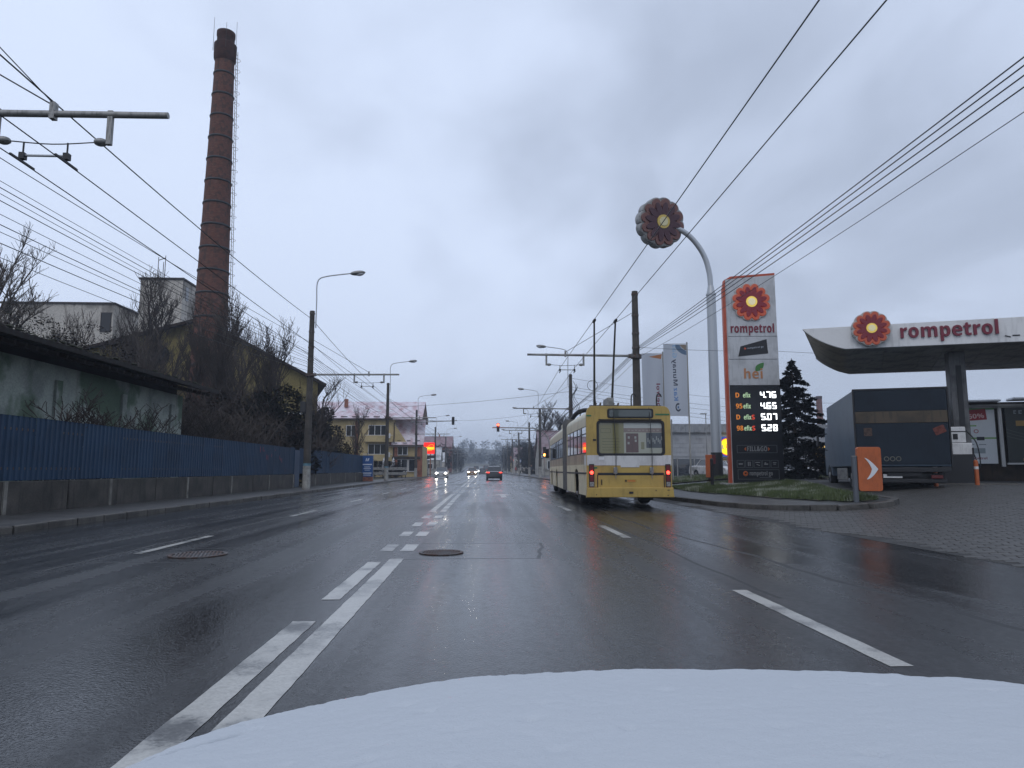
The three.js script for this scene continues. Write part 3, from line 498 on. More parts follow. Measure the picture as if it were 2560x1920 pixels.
[[-26, 57, 15.5, 0], [-30, 60, 12.5, 1], [-24.6, 50, 10.5, 2], [-17.6, 51, 13.5, 3], [-15.4, 52, 11, 4], [-31, 52, 11, 5], [-19.6, 48, 11, 6], [-22.6, 46, 9, 7], [-16.4, 45, 10.5, 8]].forEach(([x, d, h, i]) => bareTree('bare_tree', ['tall bare tree between the concrete tower and the chimney', 'bare tree in front of the concrete tower', 'bare tree left of the chimney base', 'tall bare tree right of the chimney', 'bare tree between the chimney and the lamp pole', 'bare tree before the wide concrete block', 'slim bare tree at the chimney foot', 'wide bare tree in front of the chimney, left side', 'wide bare tree in front of the chimney, right side'][i], x, d, h, { spread: 0.75, kids: 3, kids2: 3, up: 0.06, ratio: 0.5, min: 0.012, from: 1 }, 450 + i, i % 2 ? M.twigPale : M.twig, 0.05, 'bare trees by the chimney'));
bareTree('bare_tree', 'bare tree just right of the nearest lamp pole', -12.4, 52, 8.8, { spread: 0.9, kids: 3, kids2: 2 }, 470, M.twig);
bareTree('bare_tree', 'slim bare tree in front of the yellow hotel', -13.5, 74, 7.5, { spread: 0.8, kids: 4, kids2: 2 }, 471, M.twigPale);
bush('yew_bush', 'dark conical evergreen behind the fence, right of the lamp pole', -13.0, 56, 6.6, 4.2, 13000, 480, darkFir, 0.1);
bush('yew_bush', 'brown leafless hedge beside the dark evergreen', -13.6, 66, 4.8, 4.6, 8000, 481, ivyCol, 0.09);
// sprigs growing over the fence before the shed wall
[[-12.4, 19.5, 3.4], [-12.6, 22.5, 3.5], [-12.4, 17, 3.1], [-12.6, 27.5, 3.9]].forEach(([x, d, h], i) => thicket('fence_sapling', ['thin dry bramble poking above the fence before the shed', 'twiggy brown bramble above the fence, middle of the shed wall', 'single dry stem above the fence at the left edge', 'thin sapling above the fence near the shed end'][i], x, d, h, 1.2, i === 1 ? 9 : 3, 490 + i, M.twig, 0.05, 'saplings along the fence'));

// ---------------------------------------------------------------- poles, lamps and overhead wires
const galvPale = std({ color: lin(0.42, 0.44, 0.46), roughness: 0.4, metalness: 0.5 });
function utilityPole(x, d, h, side, o, label) {   // side +1: arm and lamp reach to +x
  const t = thing('utility_pole', label, 'utility pole', P(x, (o.y ?? 0.12), d), 0, 'concrete poles along the road'), rr = rng(Math.round(d * 13) + 3);
  const rAt = (y) => lerp(0.20, 0.125, y / h);
  const paint = o.paint ?? 1.25;
  obj('shaft', cyl(rAt(paint), rAt(h), h - paint, 0, (h + paint) / 2, 0, 16), M.pole, t, 1.5);
  obj('painted_base', cyl(rAt(0) + 0.004, rAt(paint) + 0.004, paint, 0, paint / 2, 0, 16), M.poleWhite, t, 1.2);
  if (o.stripe) obj('painted_stripe', cyl(rAt(paint) + 0.006, rAt(paint) + 0.006, 0.13, 0, paint + 0.02, 0, 16), M.poleBlue, t, 1);
  for (const f of [0.985, 0.88, 0.79, 0.72]) obj('clamp_band', cyl(rAt(h * f) + 0.02, rAt(h * f) + 0.02, 0.07, 0, h * f, 0, 12), M.steel, t, 0.5);
  if (o.arm) {
    const y = o.arm, L = o.armL ?? 4.6, s = side;
    obj('bracket_arm', bar(new THREE.Vector3(0, y, 0.16), new THREE.Vector3(s * L, y + 0.03, 0.16), 0.052, 0.045, 10), M.galv, t, 1);
    obj('arm_clamp', [cyl(0.23, 0.23, 0.16, 0, y, 0, 12), box(0.3, 0.14, 0.14, s * 0.2, y, 0.14)], M.steel, t, 0.5);
    obj('guy_clamp', box(0.07, 0.24, 0.09, s * (L - 1.56), y + 0.06, 0.16), M.galv, t);
    obj('guy_rod', bar(new THREE.Vector3(0, y + 1.9, 0.1), new THREE.Vector3(s * (L - 1.56), y + 0.14, 0.16), 0.01), M.wire, t);
    for (const q of [L - 0.78, L - 2.3]) { obj('hanger', rbox(0.075, 0.5, 0.06, 0.01, s * q, y - 0.17, 0.16), M.galv, t); obj('insulator', xf(new THREE.SphereGeometry(0.07, 10, 8), s * (q + (q > L - 2 ? -0.11 : 0.11)), y - 0.38, 0.16, 0, 0, 0, [1.35, 0.8, 1]), M.galv, t); }
    const a = s * (L - 0.92), b = s * (L - 2.16), ym = y - 0.40;
    obj('cross_span', tube([new THREE.Vector3(a, y - 0.38, 0.16), new THREE.Vector3((a + b) / 2, ym - 0.02, 0.16), new THREE.Vector3(b, y - 0.38, 0.16)], 0.009, 8, 4), M.wire, t);
    const w1 = s * (L - 1.33), w2 = s * (L - 1.92);
    for (const w of [w1, w2]) { const k = obj('wire_holder', [bar(new THREE.Vector3(w, ym, 0.16), new THREE.Vector3(w, ym - 0.24, 0.16), 0.012), box(0.07, 0.09, 0.08, w, ym - 0.2, 0.16), box(0.025, 0.03, 0.5, w, ym - 0.28, 0.16)], M.darkMetal, t); }
    obj('spacer_rod', bar(new THREE.Vector3(w1, ym - 0.19, 0.16), new THREE.Vector3(w2, ym - 0.19, 0.16), 0.018), galvPale, t);
  }
  if (o.lamp) {
    const y = h - 0.9, top = o.lamp, s = side, X = s * 0.2;
    obj('lamp_pipe', tube([new THREE.Vector3(X, y, 0), new THREE.Vector3(X, y + (top - y) * 0.5, 0), new THREE.Vector3(X, top - 0.45, 0), new THREE.Vector3(X + s * 0.1, top - 0.22, 0), new THREE.Vector3(X + s * 0.4, top - 0.1, 0), new THREE.Vector3(X + s * 1.9, top + 0.12, 0)], 0.032, 26, 7), galvPale, t);
    const lh = obj('lamp_head', xf(new THREE.SphereGeometry(0.3, 14, 10), X + s * 2.1, top + 0.12, 0, 0, 0, s * 0.1, [1.35, 0.42, 0.6]), M.galv, t);
    obj('lamp_glass', xf(new THREE.SphereGeometry(0.2, 12, 8), X + s * 2.2, top + 0.07, 0, 0, 0, s * 0.1, [1.2, 0.5, 0.75]), M.whiteClean, lh);
  }
  if (o.box) obj('junction_box', rbox(0.3, 0.55, 0.22, 0.02, -side * 0.27, 4.2, 0.05), M.darkMetal, t);
  return t;
}
const LP = [[-9.0, 9.5], [-8.93, 36], [-9.0, 66], [-9.1, 96], [-9.0, 133], [-9.0, 171], [-9.0, 212], [-9.0, 255]];
const LH = [9.3, 9.25, 9.2, 9.2, 9.1, 9.1, 9.1, 9.1];
LP.forEach(([x, d], i) => utilityPole(x, d, LH[i], 1, { arm: i === 4 ? 0 : 5.87, lamp: i > 4 ? 11.0 : 11.2, stripe: i < 3, box: i === 1, y: profile(d) + 0.12 }, ['concrete pole out of view at the left, its arm reaching into the top left corner', 'nearest left concrete lamp pole, white-painted foot, beside the blue fence', 'left concrete lamp pole beside the blue signboard', 'left concrete lamp pole beside the bus shelter, carrying the hanging signal', 'left concrete lamp pole beside the red lit sign', 'fifth left lamp pole along the road', 'sixth left lamp pole along the road', 'farthest left lamp pole along the road'][i]));
const RPo = [[6.25 + 0.75, 1.5, 0, 8.4], [6.3, 28, 0, 8.5], [6.9, 54, 10.6, 8.5], [6.95, 84, 10.7, 8.5], [7.4, 110, 10.7, 8.5], [7.3, 140, 10.7, 8.5], [7.3, 170, 10.7, 8.5], [7.3, 202, 10.7, 8.5], [7.3, 240, 10.7, 8.5]];
RPo.forEach(([x, d, lamp, h], i) => utilityPole(x, d, h, -1, { arm: i && i < 7 ? 5.75 : 0, armL: 4.5, lamp: lamp || 0, paint: i < 2 ? 0.3 : 1.4, y: profile(d) + (i === 1 ? 0.0 : 0.1) }, ['concrete pole behind the view that carries the cable bundle', 'tall plain brown pole behind the trolleybus', 'right lamp pole left of the trolleybus roof, with looped cables', 'right lamp pole with a white foot beside the amber signal', 'fourth right lamp pole, before the bare trees', 'fifth right lamp pole along the road', 'sixth right lamp pole along the road', 'seventh right lamp pole along the road', 'farthest right lamp pole along the road'][i]));
function wire(label, pts, sag, r = 0.011, group = 'overhead wires') {
  const all = [];
  for (let i = 0; i + 1 < pts.length; i++) { const n = 14; for (let k = (i ? 1 : 0); k <= n; k++) { const f = k / n, p = pts[i].clone().lerp(pts[i + 1], f); p.y -= sag * 4 * f * (1 - f); all.push(p); } }
  const segs = []; for (let i = 0; i + 1 < all.length; i++) segs.push([all[i], all[i + 1], r, r]);
  const g = segGeo(segs.map((s) => s)); tag(obj('overhead_wire', g, M.wire), label, 'wire', group);
}
const lw = (dx, hs, i0 = 0, n = 5) => LP.slice(i0, i0 + n).map(([x, d], i) => P(x + dx, hs[Math.min(i, hs.length - 1)] + 0.1, d - 0.16));
// contact wires of the trolleybus line
for (const [dx, w] of [[4.6 - 1.33, 'road side'], [4.6 - 1.92, 'fence side']]) wire(`left trolleybus contact wire, ${w} of the pair`, [P(-9 + dx, 5.37, -18), ...lw(dx, [5.2], 0, 8)], 0.05, 0.010, 'contact wires');
for (const [dx, w] of [[-(4.5 - 1.33), 'middle-of-road side'], [-(4.5 - 1.92), 'kerb side']]) wire(`right trolleybus contact wire, ${w} of the pair`, [P(5.8 + dx, 5.25, -26), ...RPo.slice(1, 7).map(([x, d]) => P(x + dx, 5.23, d - 0.16))], 0.04, 0.009, 'contact wires');
// telephone and power cables on the left poles
wire('thick dark cable to the top of the nearest left pole, sagging beyond it', [P(-7.6, 7.75, 4), P(-8.95, 8.95, 36), P(-9, 7.9, 66), P(-9.1, 7.8, 96)], 0.25, 0.016);
wire('thin cable to the middle of the nearest left pole, topmost of the left bundle', [P(-9.25, 7.0, 9.5), P(-9.05, 7.75, 36), P(-9.1, 7.2, 66)], 0.15);
[[6.6, 7.3], [6.52, 7.2], [6.45, 7.1], [6.22, 6.95], [5.98, 6.85], [5.82, 6.7], [5.58, 6.6], [5.4, 6.45], [5.15, 6.25]].forEach(([a, b], i) => wire(['first', 'second', 'third', 'fourth', 'fifth', 'sixth', 'seventh', 'eighth', 'lowest'][i] + ' cable from the top in the left bundle on the fence side', [P(-9.3 - (i % 3) * 0.06, a, 9.5), P(-9.15, b, 36), P(-9.2, b - 0.5, 66), P(-9.2, b - 0.6, 96)], 0.14 + 0.03 * (i % 3), 0.008 + 0.003 * (i % 2)));
wire('feeder wire from the arm clamp at the top left corner', [P(-5.96, 6.15, 9.34), P(-7.7, 8.7, 3)], 0.0, 0.008);
// bundle on the right
[[6.35, 6.2], [6.3, 6.15], [6.22, 6.1], [6.12, 6.02], [5.85, 5.75]].forEach(([a, b], i) => wire(['topmost', 'second', 'third', 'fourth', 'lowest'][i] + ' cable of the thick bundle rising to the top right corner', [P(7.25 + i * 0.05, a + 0.32, 0), P(6.45, b, 28), P(7.05, b - 0.3 + 0.05 * i, 54), P(7.1, b - 0.3, 84)], 0.1 + 0.04 * i, i === 4 ? 0.008 : 0.013, 'right cable bundle'));
wire('thin span wire from the brown pole to the station canopy', [P(6.3, 6.15, 28), P(12.5, 6.2, 29), P(30, 6.6, 34)], 0.06, 0.008);
wire('cross-street span wire between the second lamp poles', [P(-9, 7.0, 66), P(6.9, 7.25, 54)], 0.18, 0.014);
wire('upper cross-street span wire beyond it', [P(-9.1, 8.0, 96), P(6.95, 8.0, 84)], 0.5, 0.014);
[[8.3, 6.9], [7.6, 6.2], [7.4, 5.7], [7.1, 5.2], [6.8, 4.9]].forEach(([a, b], i) => wire(['topmost', 'second', 'third', 'fourth', 'lowest'][i] + ' wire from the looped pole to the right behind the trolleybus', [P(6.9, a, 54), P(24, b, 58), P(46, b + 0.6, 62)], 0.2, 0.012, 'wires towards the store'));
{
  const t = thing('cable_loops', 'coiled spare black cable hanging at the looped right pole', 'cable', P(6.9, 0, 54));
  const r = rng(55); for (let k = 0; k < 4; k++) { const pts = []; for (let i = 0; i < 9; i++) pts.push(new THREE.Vector3(0.15 + 0.35 * Math.sin(i * 0.9 + k) * 0.6 + 0.1 * k, 8.0 - i * 0.28 - 0.2 * k, 0.25 + 0.12 * r())); obj('loop', tube(pts, 0.02, 40, 5), M.wire, t); }
  obj('coil', xf(new THREE.TorusGeometry(0.4, 0.02, 5, 20), 1.7, 7.7, 0.2), M.wire, t);
  obj('drop_cable', tube([new THREE.Vector3(0, 6.2, 0.2), new THREE.Vector3(-1.6, 4.1, -8), new THREE.Vector3(-1.9, 4.2, -14), new THREE.Vector3(-0.1, 6.6, -29.5)], 0.02, 40, 5), M.wire, t);
  obj('drop_cable', tube([new THREE.Vector3(0, 5.6, 0.2), new THREE.Vector3(-0.6, 4.4, -6), new THREE.Vector3(-0.6, 4.6, -18), new THREE.Vector3(-0.1, 6.3, -29.5)], 0.016, 40, 5), M.wire, t);
}
// ---------------------------------------------------------------- trolleybus
const glow = (r, g, b, k) => std({ color: lin(0.02, 0.02, 0.02), emissive: lin(r, g, b), emissiveIntensity: k, roughness: 0.4 });
const carPaint = (r, g, b) => phys({ map: T.dirt, color: lin(r, g, b), roughness: 0.35, clearcoat: 0.6, clearcoatRoughness: 0.12 });
const redGlow = glow(1, 0.035, 0.02, 9), headGlow = glow(1, 0.95, 0.85, 45), amberGlow = glow(1, 0.30, 0.06, 10), redSignal = glow(1, 0.07, 0.03, 10);
const redLens = std({ color: lin(0.10, 0.008, 0.008), roughness: 0.3 });
function wheel(parent, x, y, z, r, w) {
  const tg = new THREE.TorusGeometry(r * 0.8, r * 0.2, 10, 26); tg.scale(1, 1, w / (r * 0.4)); tg.rotateY(Math.PI / 2); tg.translate(x, y, z);
  const t = obj('wheel', [cyl(r * 0.62, r * 0.62, w * 0.75, x, y, z, 20, 0, 0, Math.PI / 2)], M.darkMetal, parent); obj('tyre', tg, M.rubber, t);
  obj('hub', [cyl(r * 0.3, r * 0.22, 0.06, x - w * 0.42, y, z, 12, 0, 0, Math.PI / 2), cyl(r * 0.22, r * 0.3, 0.06, x + w * 0.42, y, z, 12, 0, 0, Math.PI / 2)], M.galv, t); return t;
}
{
  const cx = 4.33, t = thing('trolleybus', 'yellow articulated trolleybus seen from behind in the right lane', 'trolleybus', P(cx, 0, 20.5), -rad(0.9));
  const yel = phys({ map: T.film, color: lin(0.47, 0.325, 0.075), roughness: 0.42, clearcoat: 0.3, clearcoatRoughness: 0.3 });
  const cream = phys({ map: T.film, color: lin(0.62, 0.57, 0.40), roughness: 0.45, clearcoat: 0.2, clearcoatRoughness: 0.3 });
  const tan = phys({ map: T.dirt, color: lin(0.36, 0.305, 0.20), roughness: 0.4, clearcoat: 0.4, clearcoatRoughness: 0.2 });
  const whiteB = phys({ map: T.film, color: lin(0.62, 0.63, 0.64), roughness: 0.45 }), green = std({ color: lin(0.04, 0.16, 0.07), roughness: 0.5 });
  const W = 2.5, H0 = 0.36, H1 = 2.98, win = phys({ color: lin(0.035, 0.045, 0.055), roughness: 0.05, clearcoat: 1, clearcoatRoughness: 0.02 });
  const roofSec = () => { const s = new THREE.Shape(); s.moveTo(-W / 2, 2.55); s.lineTo(-W / 2, 2.68); s.quadraticCurveTo(-W / 2 + 0.02, 2.95, -W / 2 + 0.42, H1); s.lineTo(W / 2 - 0.42, H1); s.quadraticCurveTo(W / 2 - 0.02, 2.95, W / 2, 2.68); s.lineTo(W / 2, 2.55); s.closePath(); return s; };
  function section(L, wheels, wins, parentName, rear) {
    const g = new THREE.Group(); g.name = parentName; t.add(g);
    obj('roof', extr(roofSec(), L - 0.06).translate(0, 0, -L + 0.03), cream, g, 2);
    obj('floor', box(W - 0.35, 0.5, L - 0.1, 0, 0.75, -L / 2), M.black, g);
    for (const s of [-1, 1]) {
      const sh = new THREE.Shape(); sh.moveTo(0, H0); let p = 0;
      for (const w of wheels) { sh.lineTo(w - 0.6, H0); sh.lineTo(w - 0.6, 0.72); sh.quadraticCurveTo(w - 0.58, 1.14, w, 1.16); sh.quadraticCurveTo(w + 0.58, 1.14, w + 0.6, 0.72); sh.lineTo(w + 0.6, H0); }
      sh.lineTo(L, H0); sh.lineTo(L, 1.28); sh.lineTo(0, 1.28); sh.closePath();
      const sk = extr(sh, 0.05).rotateY(Math.PI / 2); sk.translate(s > 0 ? W / 2 - 0.05 : -W / 2, 0, 0);   // x of the shape runs towards -z
      obj('side_skirt', sk, cream, g, 2);
      obj('side_band', box(0.05, 0.32, L - 0.02, s * (W / 2 - 0.025), 1.44, -L / 2), tan, g, 2);
      obj('rub_strip', box(0.02, 0.05, L - 0.1, s * (W / 2 + 0.008), 1.02, -L / 2), M.darkMetal, g);
      obj('window_header', box(0.05, 0.14, L - 0.02, s * (W / 2 - 0.026), 2.49, -L / 2), cream, g, 2);
      for (const [a, b] of wins) { const w = obj('side_window', rbox(0.03, 0.80, b - a - 0.07, 0.012, s * (W / 2 - 0.03), 2.01, -(a + b) / 2), win, g); obj('window_frame', [box(0.045, 0.82, 0.07, s * (W / 2 - 0.025), 2.01, -a), box(0.045, 0.035, b - a, s * (W / 2 - 0.025), 1.62, -(a + b) / 2), box(0.036, 0.025, b - a, s * (W / 2 - 0.02), 2.2, -(a + b) / 2)], M.black, w); }
      obj('window_post', box(0.05, 0.82, 0.12, s * (W / 2 - 0.026), 2.01, -L + 0.06), cream, g);
    }
    for (const w of wheels) for (const s of [-1, 1]) wheel(g, s * (W / 2 - 0.26), 0.5, -w, 0.5, 0.34);
    return g;
  }
  const wr = section(5.6, [2.6], [[0.12, 1.3], [1.3, 2.4], [2.4, 3.5], [3.5, 4.55], [4.55, 5.5]], 'rear_section', true);
  const wf = section(10.4, [4.6, 8.6], [[0.05, 1.2], [1.2, 2.35], [2.35, 3.5], [3.5, 4.65], [4.65, 5.8], [5.8, 6.95], [6.95, 8.1], [8.1, 9.25], [9.25, 10.3]], 'front_section', false);
  wf.position.set(0.05, 0, -7.2); wf.rotation.y = -rad(1.6);
  obj('front_wall', box(W - 0.02, 2.4, 0.08, 0, 1.55, -10.4), cream, wf, 2);
  { // folded bellows
    const pts = []; for (let i = 0; i <= 14; i++) pts.push([-(i / 14) * 1.05, i % 2 ? 0.06 : 0]);
    const gs = []; for (let i = 0; i < 14; i++) gs.push(rbox(W + 0.05 - (i % 2) * 0.09, 2.66 - (i % 2) * 0.07, 0.122, 0.02, 0.02, 1.68, -5.57 - (i + 0.5) * 0.117)); obj('bellows', gs, std({ map: T.dirt, color: lin(0.15, 0.15, 0.155), roughness: 0.8 }), t, 1);
  }
  // rear face: a shaped wall with the window hole
  const fs = new THREE.Shape(); fs.moveTo(-W / 2, 0.62); fs.lineTo(-W / 2, 2.72); fs.quadraticCurveTo(-W / 2, 3.0, -W / 2 + 0.22, 3.0); fs.lineTo(W / 2 - 0.22, 3.0); fs.quadraticCurveTo(W / 2, 3.0, W / 2, 2.72); fs.lineTo(W / 2, 0.62); fs.closePath();
  const rr = (w, h, r, x, y, P2 = THREE.Path) => { const p = new P2(); p.moveTo(x - w / 2 + r, y - h / 2); p.lineTo(x + w / 2 - r, y - h / 2); p.quadraticCurveTo(x + w / 2, y - h / 2, x + w / 2, y - h / 2 + r); p.lineTo(x + w / 2, y + h / 2 - r); p.quadraticCurveTo(x + w / 2, y + h / 2, x + w / 2 - r, y + h / 2); p.lineTo(x - w / 2 + r, y + h / 2); p.quadraticCurveTo(x - w / 2, y + h / 2, x - w / 2, y + h / 2 - r); p.lineTo(x - w / 2, y - h / 2 + r); p.quadraticCurveTo(x - w / 2, y - h / 2, x - w / 2 + r, y - h / 2); return p; };
  const wy = 2.06, wh = 0.98, ww = 1.96, wx = 0.06; fs.holes.push(rr(ww, wh, 0.1, wx, wy));
  const face = obj('rear_wall', extr(fs, 0.05, 0.012).translate(0, 0, -0.02), yel, t, 2);
  obj('roof_lip', box(W - 0.5, 0.03, 0.3, 0, 3.015, -0.12), M.black, t);
  const seal = rr(ww + 0.06, wh + 0.06, 0.13, wx, wy, THREE.Shape); seal.holes.push(rr(ww - 0.06, wh - 0.06, 0.09, wx, wy));
  const ad = canvasTex(1024, 512, (g, w, h) => {
    g.fillStyle = '#8f8a58'; g.fillRect(0, 0, w, h); g.fillStyle = '#b9bba8'; g.fillRect(w * 0.4, 0, w * 0.6, h);
    g.fillStyle = '#8c7a70'; g.fillRect(w * 0.4, h * 0.2, w * 0.6, h * 0.13); g.fillStyle = '#a5968c'; for (let k = 0; k < 9; k++) g.fillRect(w * (0.46 + 0.055 * k), h * (0.245 + 0.01 * (k % 2)), w * 0.035, h * 0.04);
    g.fillStyle = '#cbd0c8'; g.fillRect(w * 0.4, 0, w * 0.6, h * 0.2);
    g.fillStyle = '#5e3a33'; g.fillRect(w * 0.43, h * 0.36, w * 0.19, h * 0.58); g.fillStyle = '#4a2d28'; g.fillRect(w * 0.52, h * 0.36, 6, h * 0.58); g.fillStyle = '#aeb0a6'; for (const [x, y] of [[0.46, 0.45], [0.56, 0.45], [0.565, 0.55], [0.455, 0.62]]) g.fillRect(w * x, h * y, w * 0.03, h * 0.07);
    g.fillStyle = '#39424a'; g.fillRect(w * 0.74, h * 0.34, w * 0.26, h * 0.46); g.fillStyle = '#a8aca6'; for (let k = 0; k < 9; k++) g.fillRect(w * (0.76 + 0.026 * k), h * (0.5 + 0.06 * Math.sin(k * 2.1)), w * 0.014, h * 0.12); g.fillStyle = '#8c8a60'; g.fillRect(w * 0.66, h * 0.62, w * 0.05, h * 0.22);
    g.fillStyle = '#5c5b3c'; for (let k = 0; k < 5; k++) { g.fillRect(w * 0.07, h * (0.52 + 0.085 * k), w * (0.26 + 0.05 * Math.sin(k * 3)), 5); }
    g.strokeStyle = '#5c5b3c'; g.lineWidth = 4; g.strokeRect(w * 0.05, h * 0.22, w * 0.15, h * 0.12);
  });
  const glassS = rr(ww, wh, 0.1, wx, wy, THREE.Shape), gg = new THREE.ShapeGeometry(glassS); { const p = gg.attributes.position, uv = gg.attributes.uv; for (let i = 0; i < p.count; i++) uv.setXY(i, (p.getX(i) - wx) / ww + 0.5, (p.getY(i) - wy) / wh + 0.5); }
  obj('rear_window', gg.translate(0, 0, 0.0), phys({ map: ad, color: lin(0.62, 0.62, 0.62), roughness: 0.12, clearcoat: 1, clearcoatRoughness: 0.03 }), t).userData.label = 'rear window covered by a printed shop advertisement';
  obj('window_seal', extr(seal, 0.05, 0.006), M.black, t);
  obj('destination_box', extr(rr(1.36, 0.27, 0.06, 0.06, 2.79, THREE.Shape), 0.02, 0.008).translate(0, 0, 0.036), M.black, t);
  obj('destination_glass', extr(rr(1.26, 0.2, 0.04, 0.06, 2.79, THREE.Shape), 0.006).translate(0, 0, 0.066), phys({ color: lin(0.05, 0.065, 0.06), roughness: 0.1, clearcoat: 1 }), t);
  obj('green_stripe', [box(0.42, 0.045, 0.012, 1.02, 2.76, 0.048), box(0.14, 0.045, 0.012, -1.18, 2.72, 0.048)], green, t);
  obj('white_band', box(W - 0.002, 0.30, 0.012, 0, 1.40, 0.048), whiteB, t, 1.5); obj('white_band', box(0.55, 0.06, 0.012, 0.02, 1.225, 0.05), whiteB, t, 1.5);
  obj('white_band', box(0.012, 0.3, 0.5, -W / 2 - 0.006, 1.40, -0.26), whiteB, t, 1.5);
  obj('lower_stripe', [box(0.1, 0.05, 0.012, -1.0, 1.18, 0.05), box(0.16, 0.05, 0.012, 1.14, 1.2, 0.05)], green, t);
  obj('rope_bar', bar(new THREE.Vector3(-0.9, 2.60, 0.09), new THREE.Vector3(0.98, 2.60, 0.09), 0.015), M.black, t);
  for (const x of [-0.45, 0.62]) { obj('pole_rope', tube([new THREE.Vector3(x, 3.02, 0.02), new THREE.Vector3(x + 0.01, 2.6, 0.11), new THREE.Vector3(x + 0.05, 1.6, 0.1), new THREE.Vector3(x + 0.04, 1.1, 0.12)], 0.011, 20, 5), M.darkMetal, t); obj('rope_catcher', [rbox(0.11, 0.2, 0.07, 0.02, x + 0.03, 1.1, 0.085), cyl(0.012, 0.012, 0.3, x + 0.03, 1.02, 0.13, 6)], M.galv, t); }
  // boot hatch, bumper, lamps
  obj('engine_hatch', rbox(1.94, 0.39, 0.035, 0.012, 0.04, 0.765, 0.045), yel, t, 2);
  obj('hatch_gap', [box(2.0, 0.02, 0.03, 0.04, 0.97, 0.04), box(0.022, 0.42, 0.03, -0.945, 0.765, 0.04), box(0.022, 0.42, 0.03, 1.025, 0.765, 0.04), box(2.0, 0.018, 0.03, 0.04, 0.56, 0.04)], M.black, t);
  obj('hatch_grille', rbox(1.96, 0.075, 0.04, 0.01, 0.04, 1.0, 0.045), M.black, t); obj('hatch_handle', box(0.025, 0.16, 0.03, -0.83, 0.76, 0.075), M.black, t);
  const num = canvasTex(256, 64, (g, w, h) => { g.fillStyle = '#a8893c'; g.fillRect(0, 0, w, h); g.fillStyle = '#2a2620'; g.beginPath(); g.arc(34, 32, 22, 0, 7); g.fill(); g.fillStyle = '#c2562a'; for (let k = 0; k < 6; k++) g.fillRect(70 + k * 28, 20 + (k % 2) * 4, 20, 24); });
  obj('number_plate', box(0.36, 0.09, 0.004, 0.02, 0.8, 0.068), std({ map: num, roughness: 0.5 }), t);
  obj('rear_bumper', extr(shapeOf([[-1.27, 0.34], [1.27, 0.34], [1.25, 0.585], [-1.25, 0.585]]), 0.14, 0.02).translate(0, 0, 0), yel, t, 2);
  obj('tow_cover', box(0.12, 0.06, 0.02, 0.02, 0.46, 0.165), M.black, t); obj('bumper_scuff', [box(0.03, 0.03, 0.006, 0.75, 0.52, 0.163), box(0.07, 0.02, 0.006, 1.12, 0.53, 0.163), box(0.025, 0.03, 0.006, -1.0, 0.4, 0.163), box(0.03, 0.03, 0.006, 1.1, 0.38, 0.163)], M.darkMetal, t);
  obj('underbody', box(W - 0.5, 0.32, 5.4, 0, 0.52, -2.9), M.black, t); obj('mud_flap', [box(0.5, 0.4, 0.02, -0.85, 0.36, -1.75), box(0.5, 0.4, 0.02, 0.85, 0.36, -1.75)], M.rubber, t);
  for (const s of [-1, 1]) {
    const x = s * 1.13 + 0.01, l = obj('tail_lamp', rbox(0.15, 0.66, 0.05, 0.01, x, 0.96, 0.06), M.black, t);
    obj('lamp_lens', rbox(0.12, 0.16, 0.02, 0.008, x, 1.18, 0.085), redLens, l); obj('lit_tail_lamp', xf(new THREE.SphereGeometry(0.052, 12, 8), x, 1.04, 0.083, 0, 0, 0, [1, 1, 0.4]), redGlow, l); obj('lamp_lens', rbox(0.12, 0.16, 0.02, 0.008, x, 0.86, 0.085), redLens, l); obj('lamp_lens', rbox(0.12, 0.13, 0.02, 0.008, x, 0.70, 0.085), M.galv, l);
    obj('reflector', rbox(0.13, 0.06, 0.02, 0.005, x, 0.615, 0.06), redLens, t);
    const pl = new THREE.PointLight(0xff2a18, 0.03); pl.position.set(x, 1.04, 0.16); t.add(pl);
  }
  obj('side_marker', box(0.09, 0.05, 0.02, -1.02, 2.0, 0.05), M.black, t); obj('notice_sticker', box(0.16, 0.09, 0.004, -0.82, 1.46, 0.058), M.whiteClean, t);
  obj('emergency_latch', box(0.14, 0.04, 0.04, -0.83, 1.55, 0.06), M.black, t);
  // trolley poles and roof gear
  for (const [bx_, ex, ey, len] of [[-0.33, -1.2, 5.2, 0], [0.3, -0.61, 5.2, 0]]) {
    const a = new THREE.Vector3(bx_, 3.25, -4.6), b = new THREE.Vector3(ex - 0.02, ey, 1.7), m = a.clone().lerp(b, 0.42);
    const tp = obj('trolley_pole', [bar(a, m, 0.045, 0.036, 8), bar(m, b, 0.036, 0.024, 8)], M.darkMetal, t); obj('collector_shoe', [rbox(0.07, 0.07, 0.3, 0.02, b.x, b.y + 0.03, b.z)], M.darkMetal, tp);
    const base = obj('pole_base', [rbox(0.2, 0.5, 0.4, 0.03, bx_, 3.2, -4.6), cyl(0.1, 0.08, 0.3, bx_ - 0.12, 3.3, -4.5, 8), cyl(0.1, 0.08, 0.3, bx_ + 0.12, 3.3, -4.5, 8), bar(new THREE.Vector3(bx_, 3.3, -4.3), a.clone().lerp(b, 0.1).setY(3.6), 0.05)], M.steel, t, 0.6);
    obj('coil_spring', [cyl(0.035, 0.035, 0.75, bx_ - 0.08, 3.3, -4.0, 8, 1.2), cyl(0.035, 0.035, 0.75, bx_ + 0.08, 3.3, -4.0, 8, 1.2)], M.rust ?? M.steel, base);
  }
  obj('resistor_box', rbox(0.24, 0.6, 0.9, 0.03, 0.02, 3.3, -3.6), M.galv, t, 1);
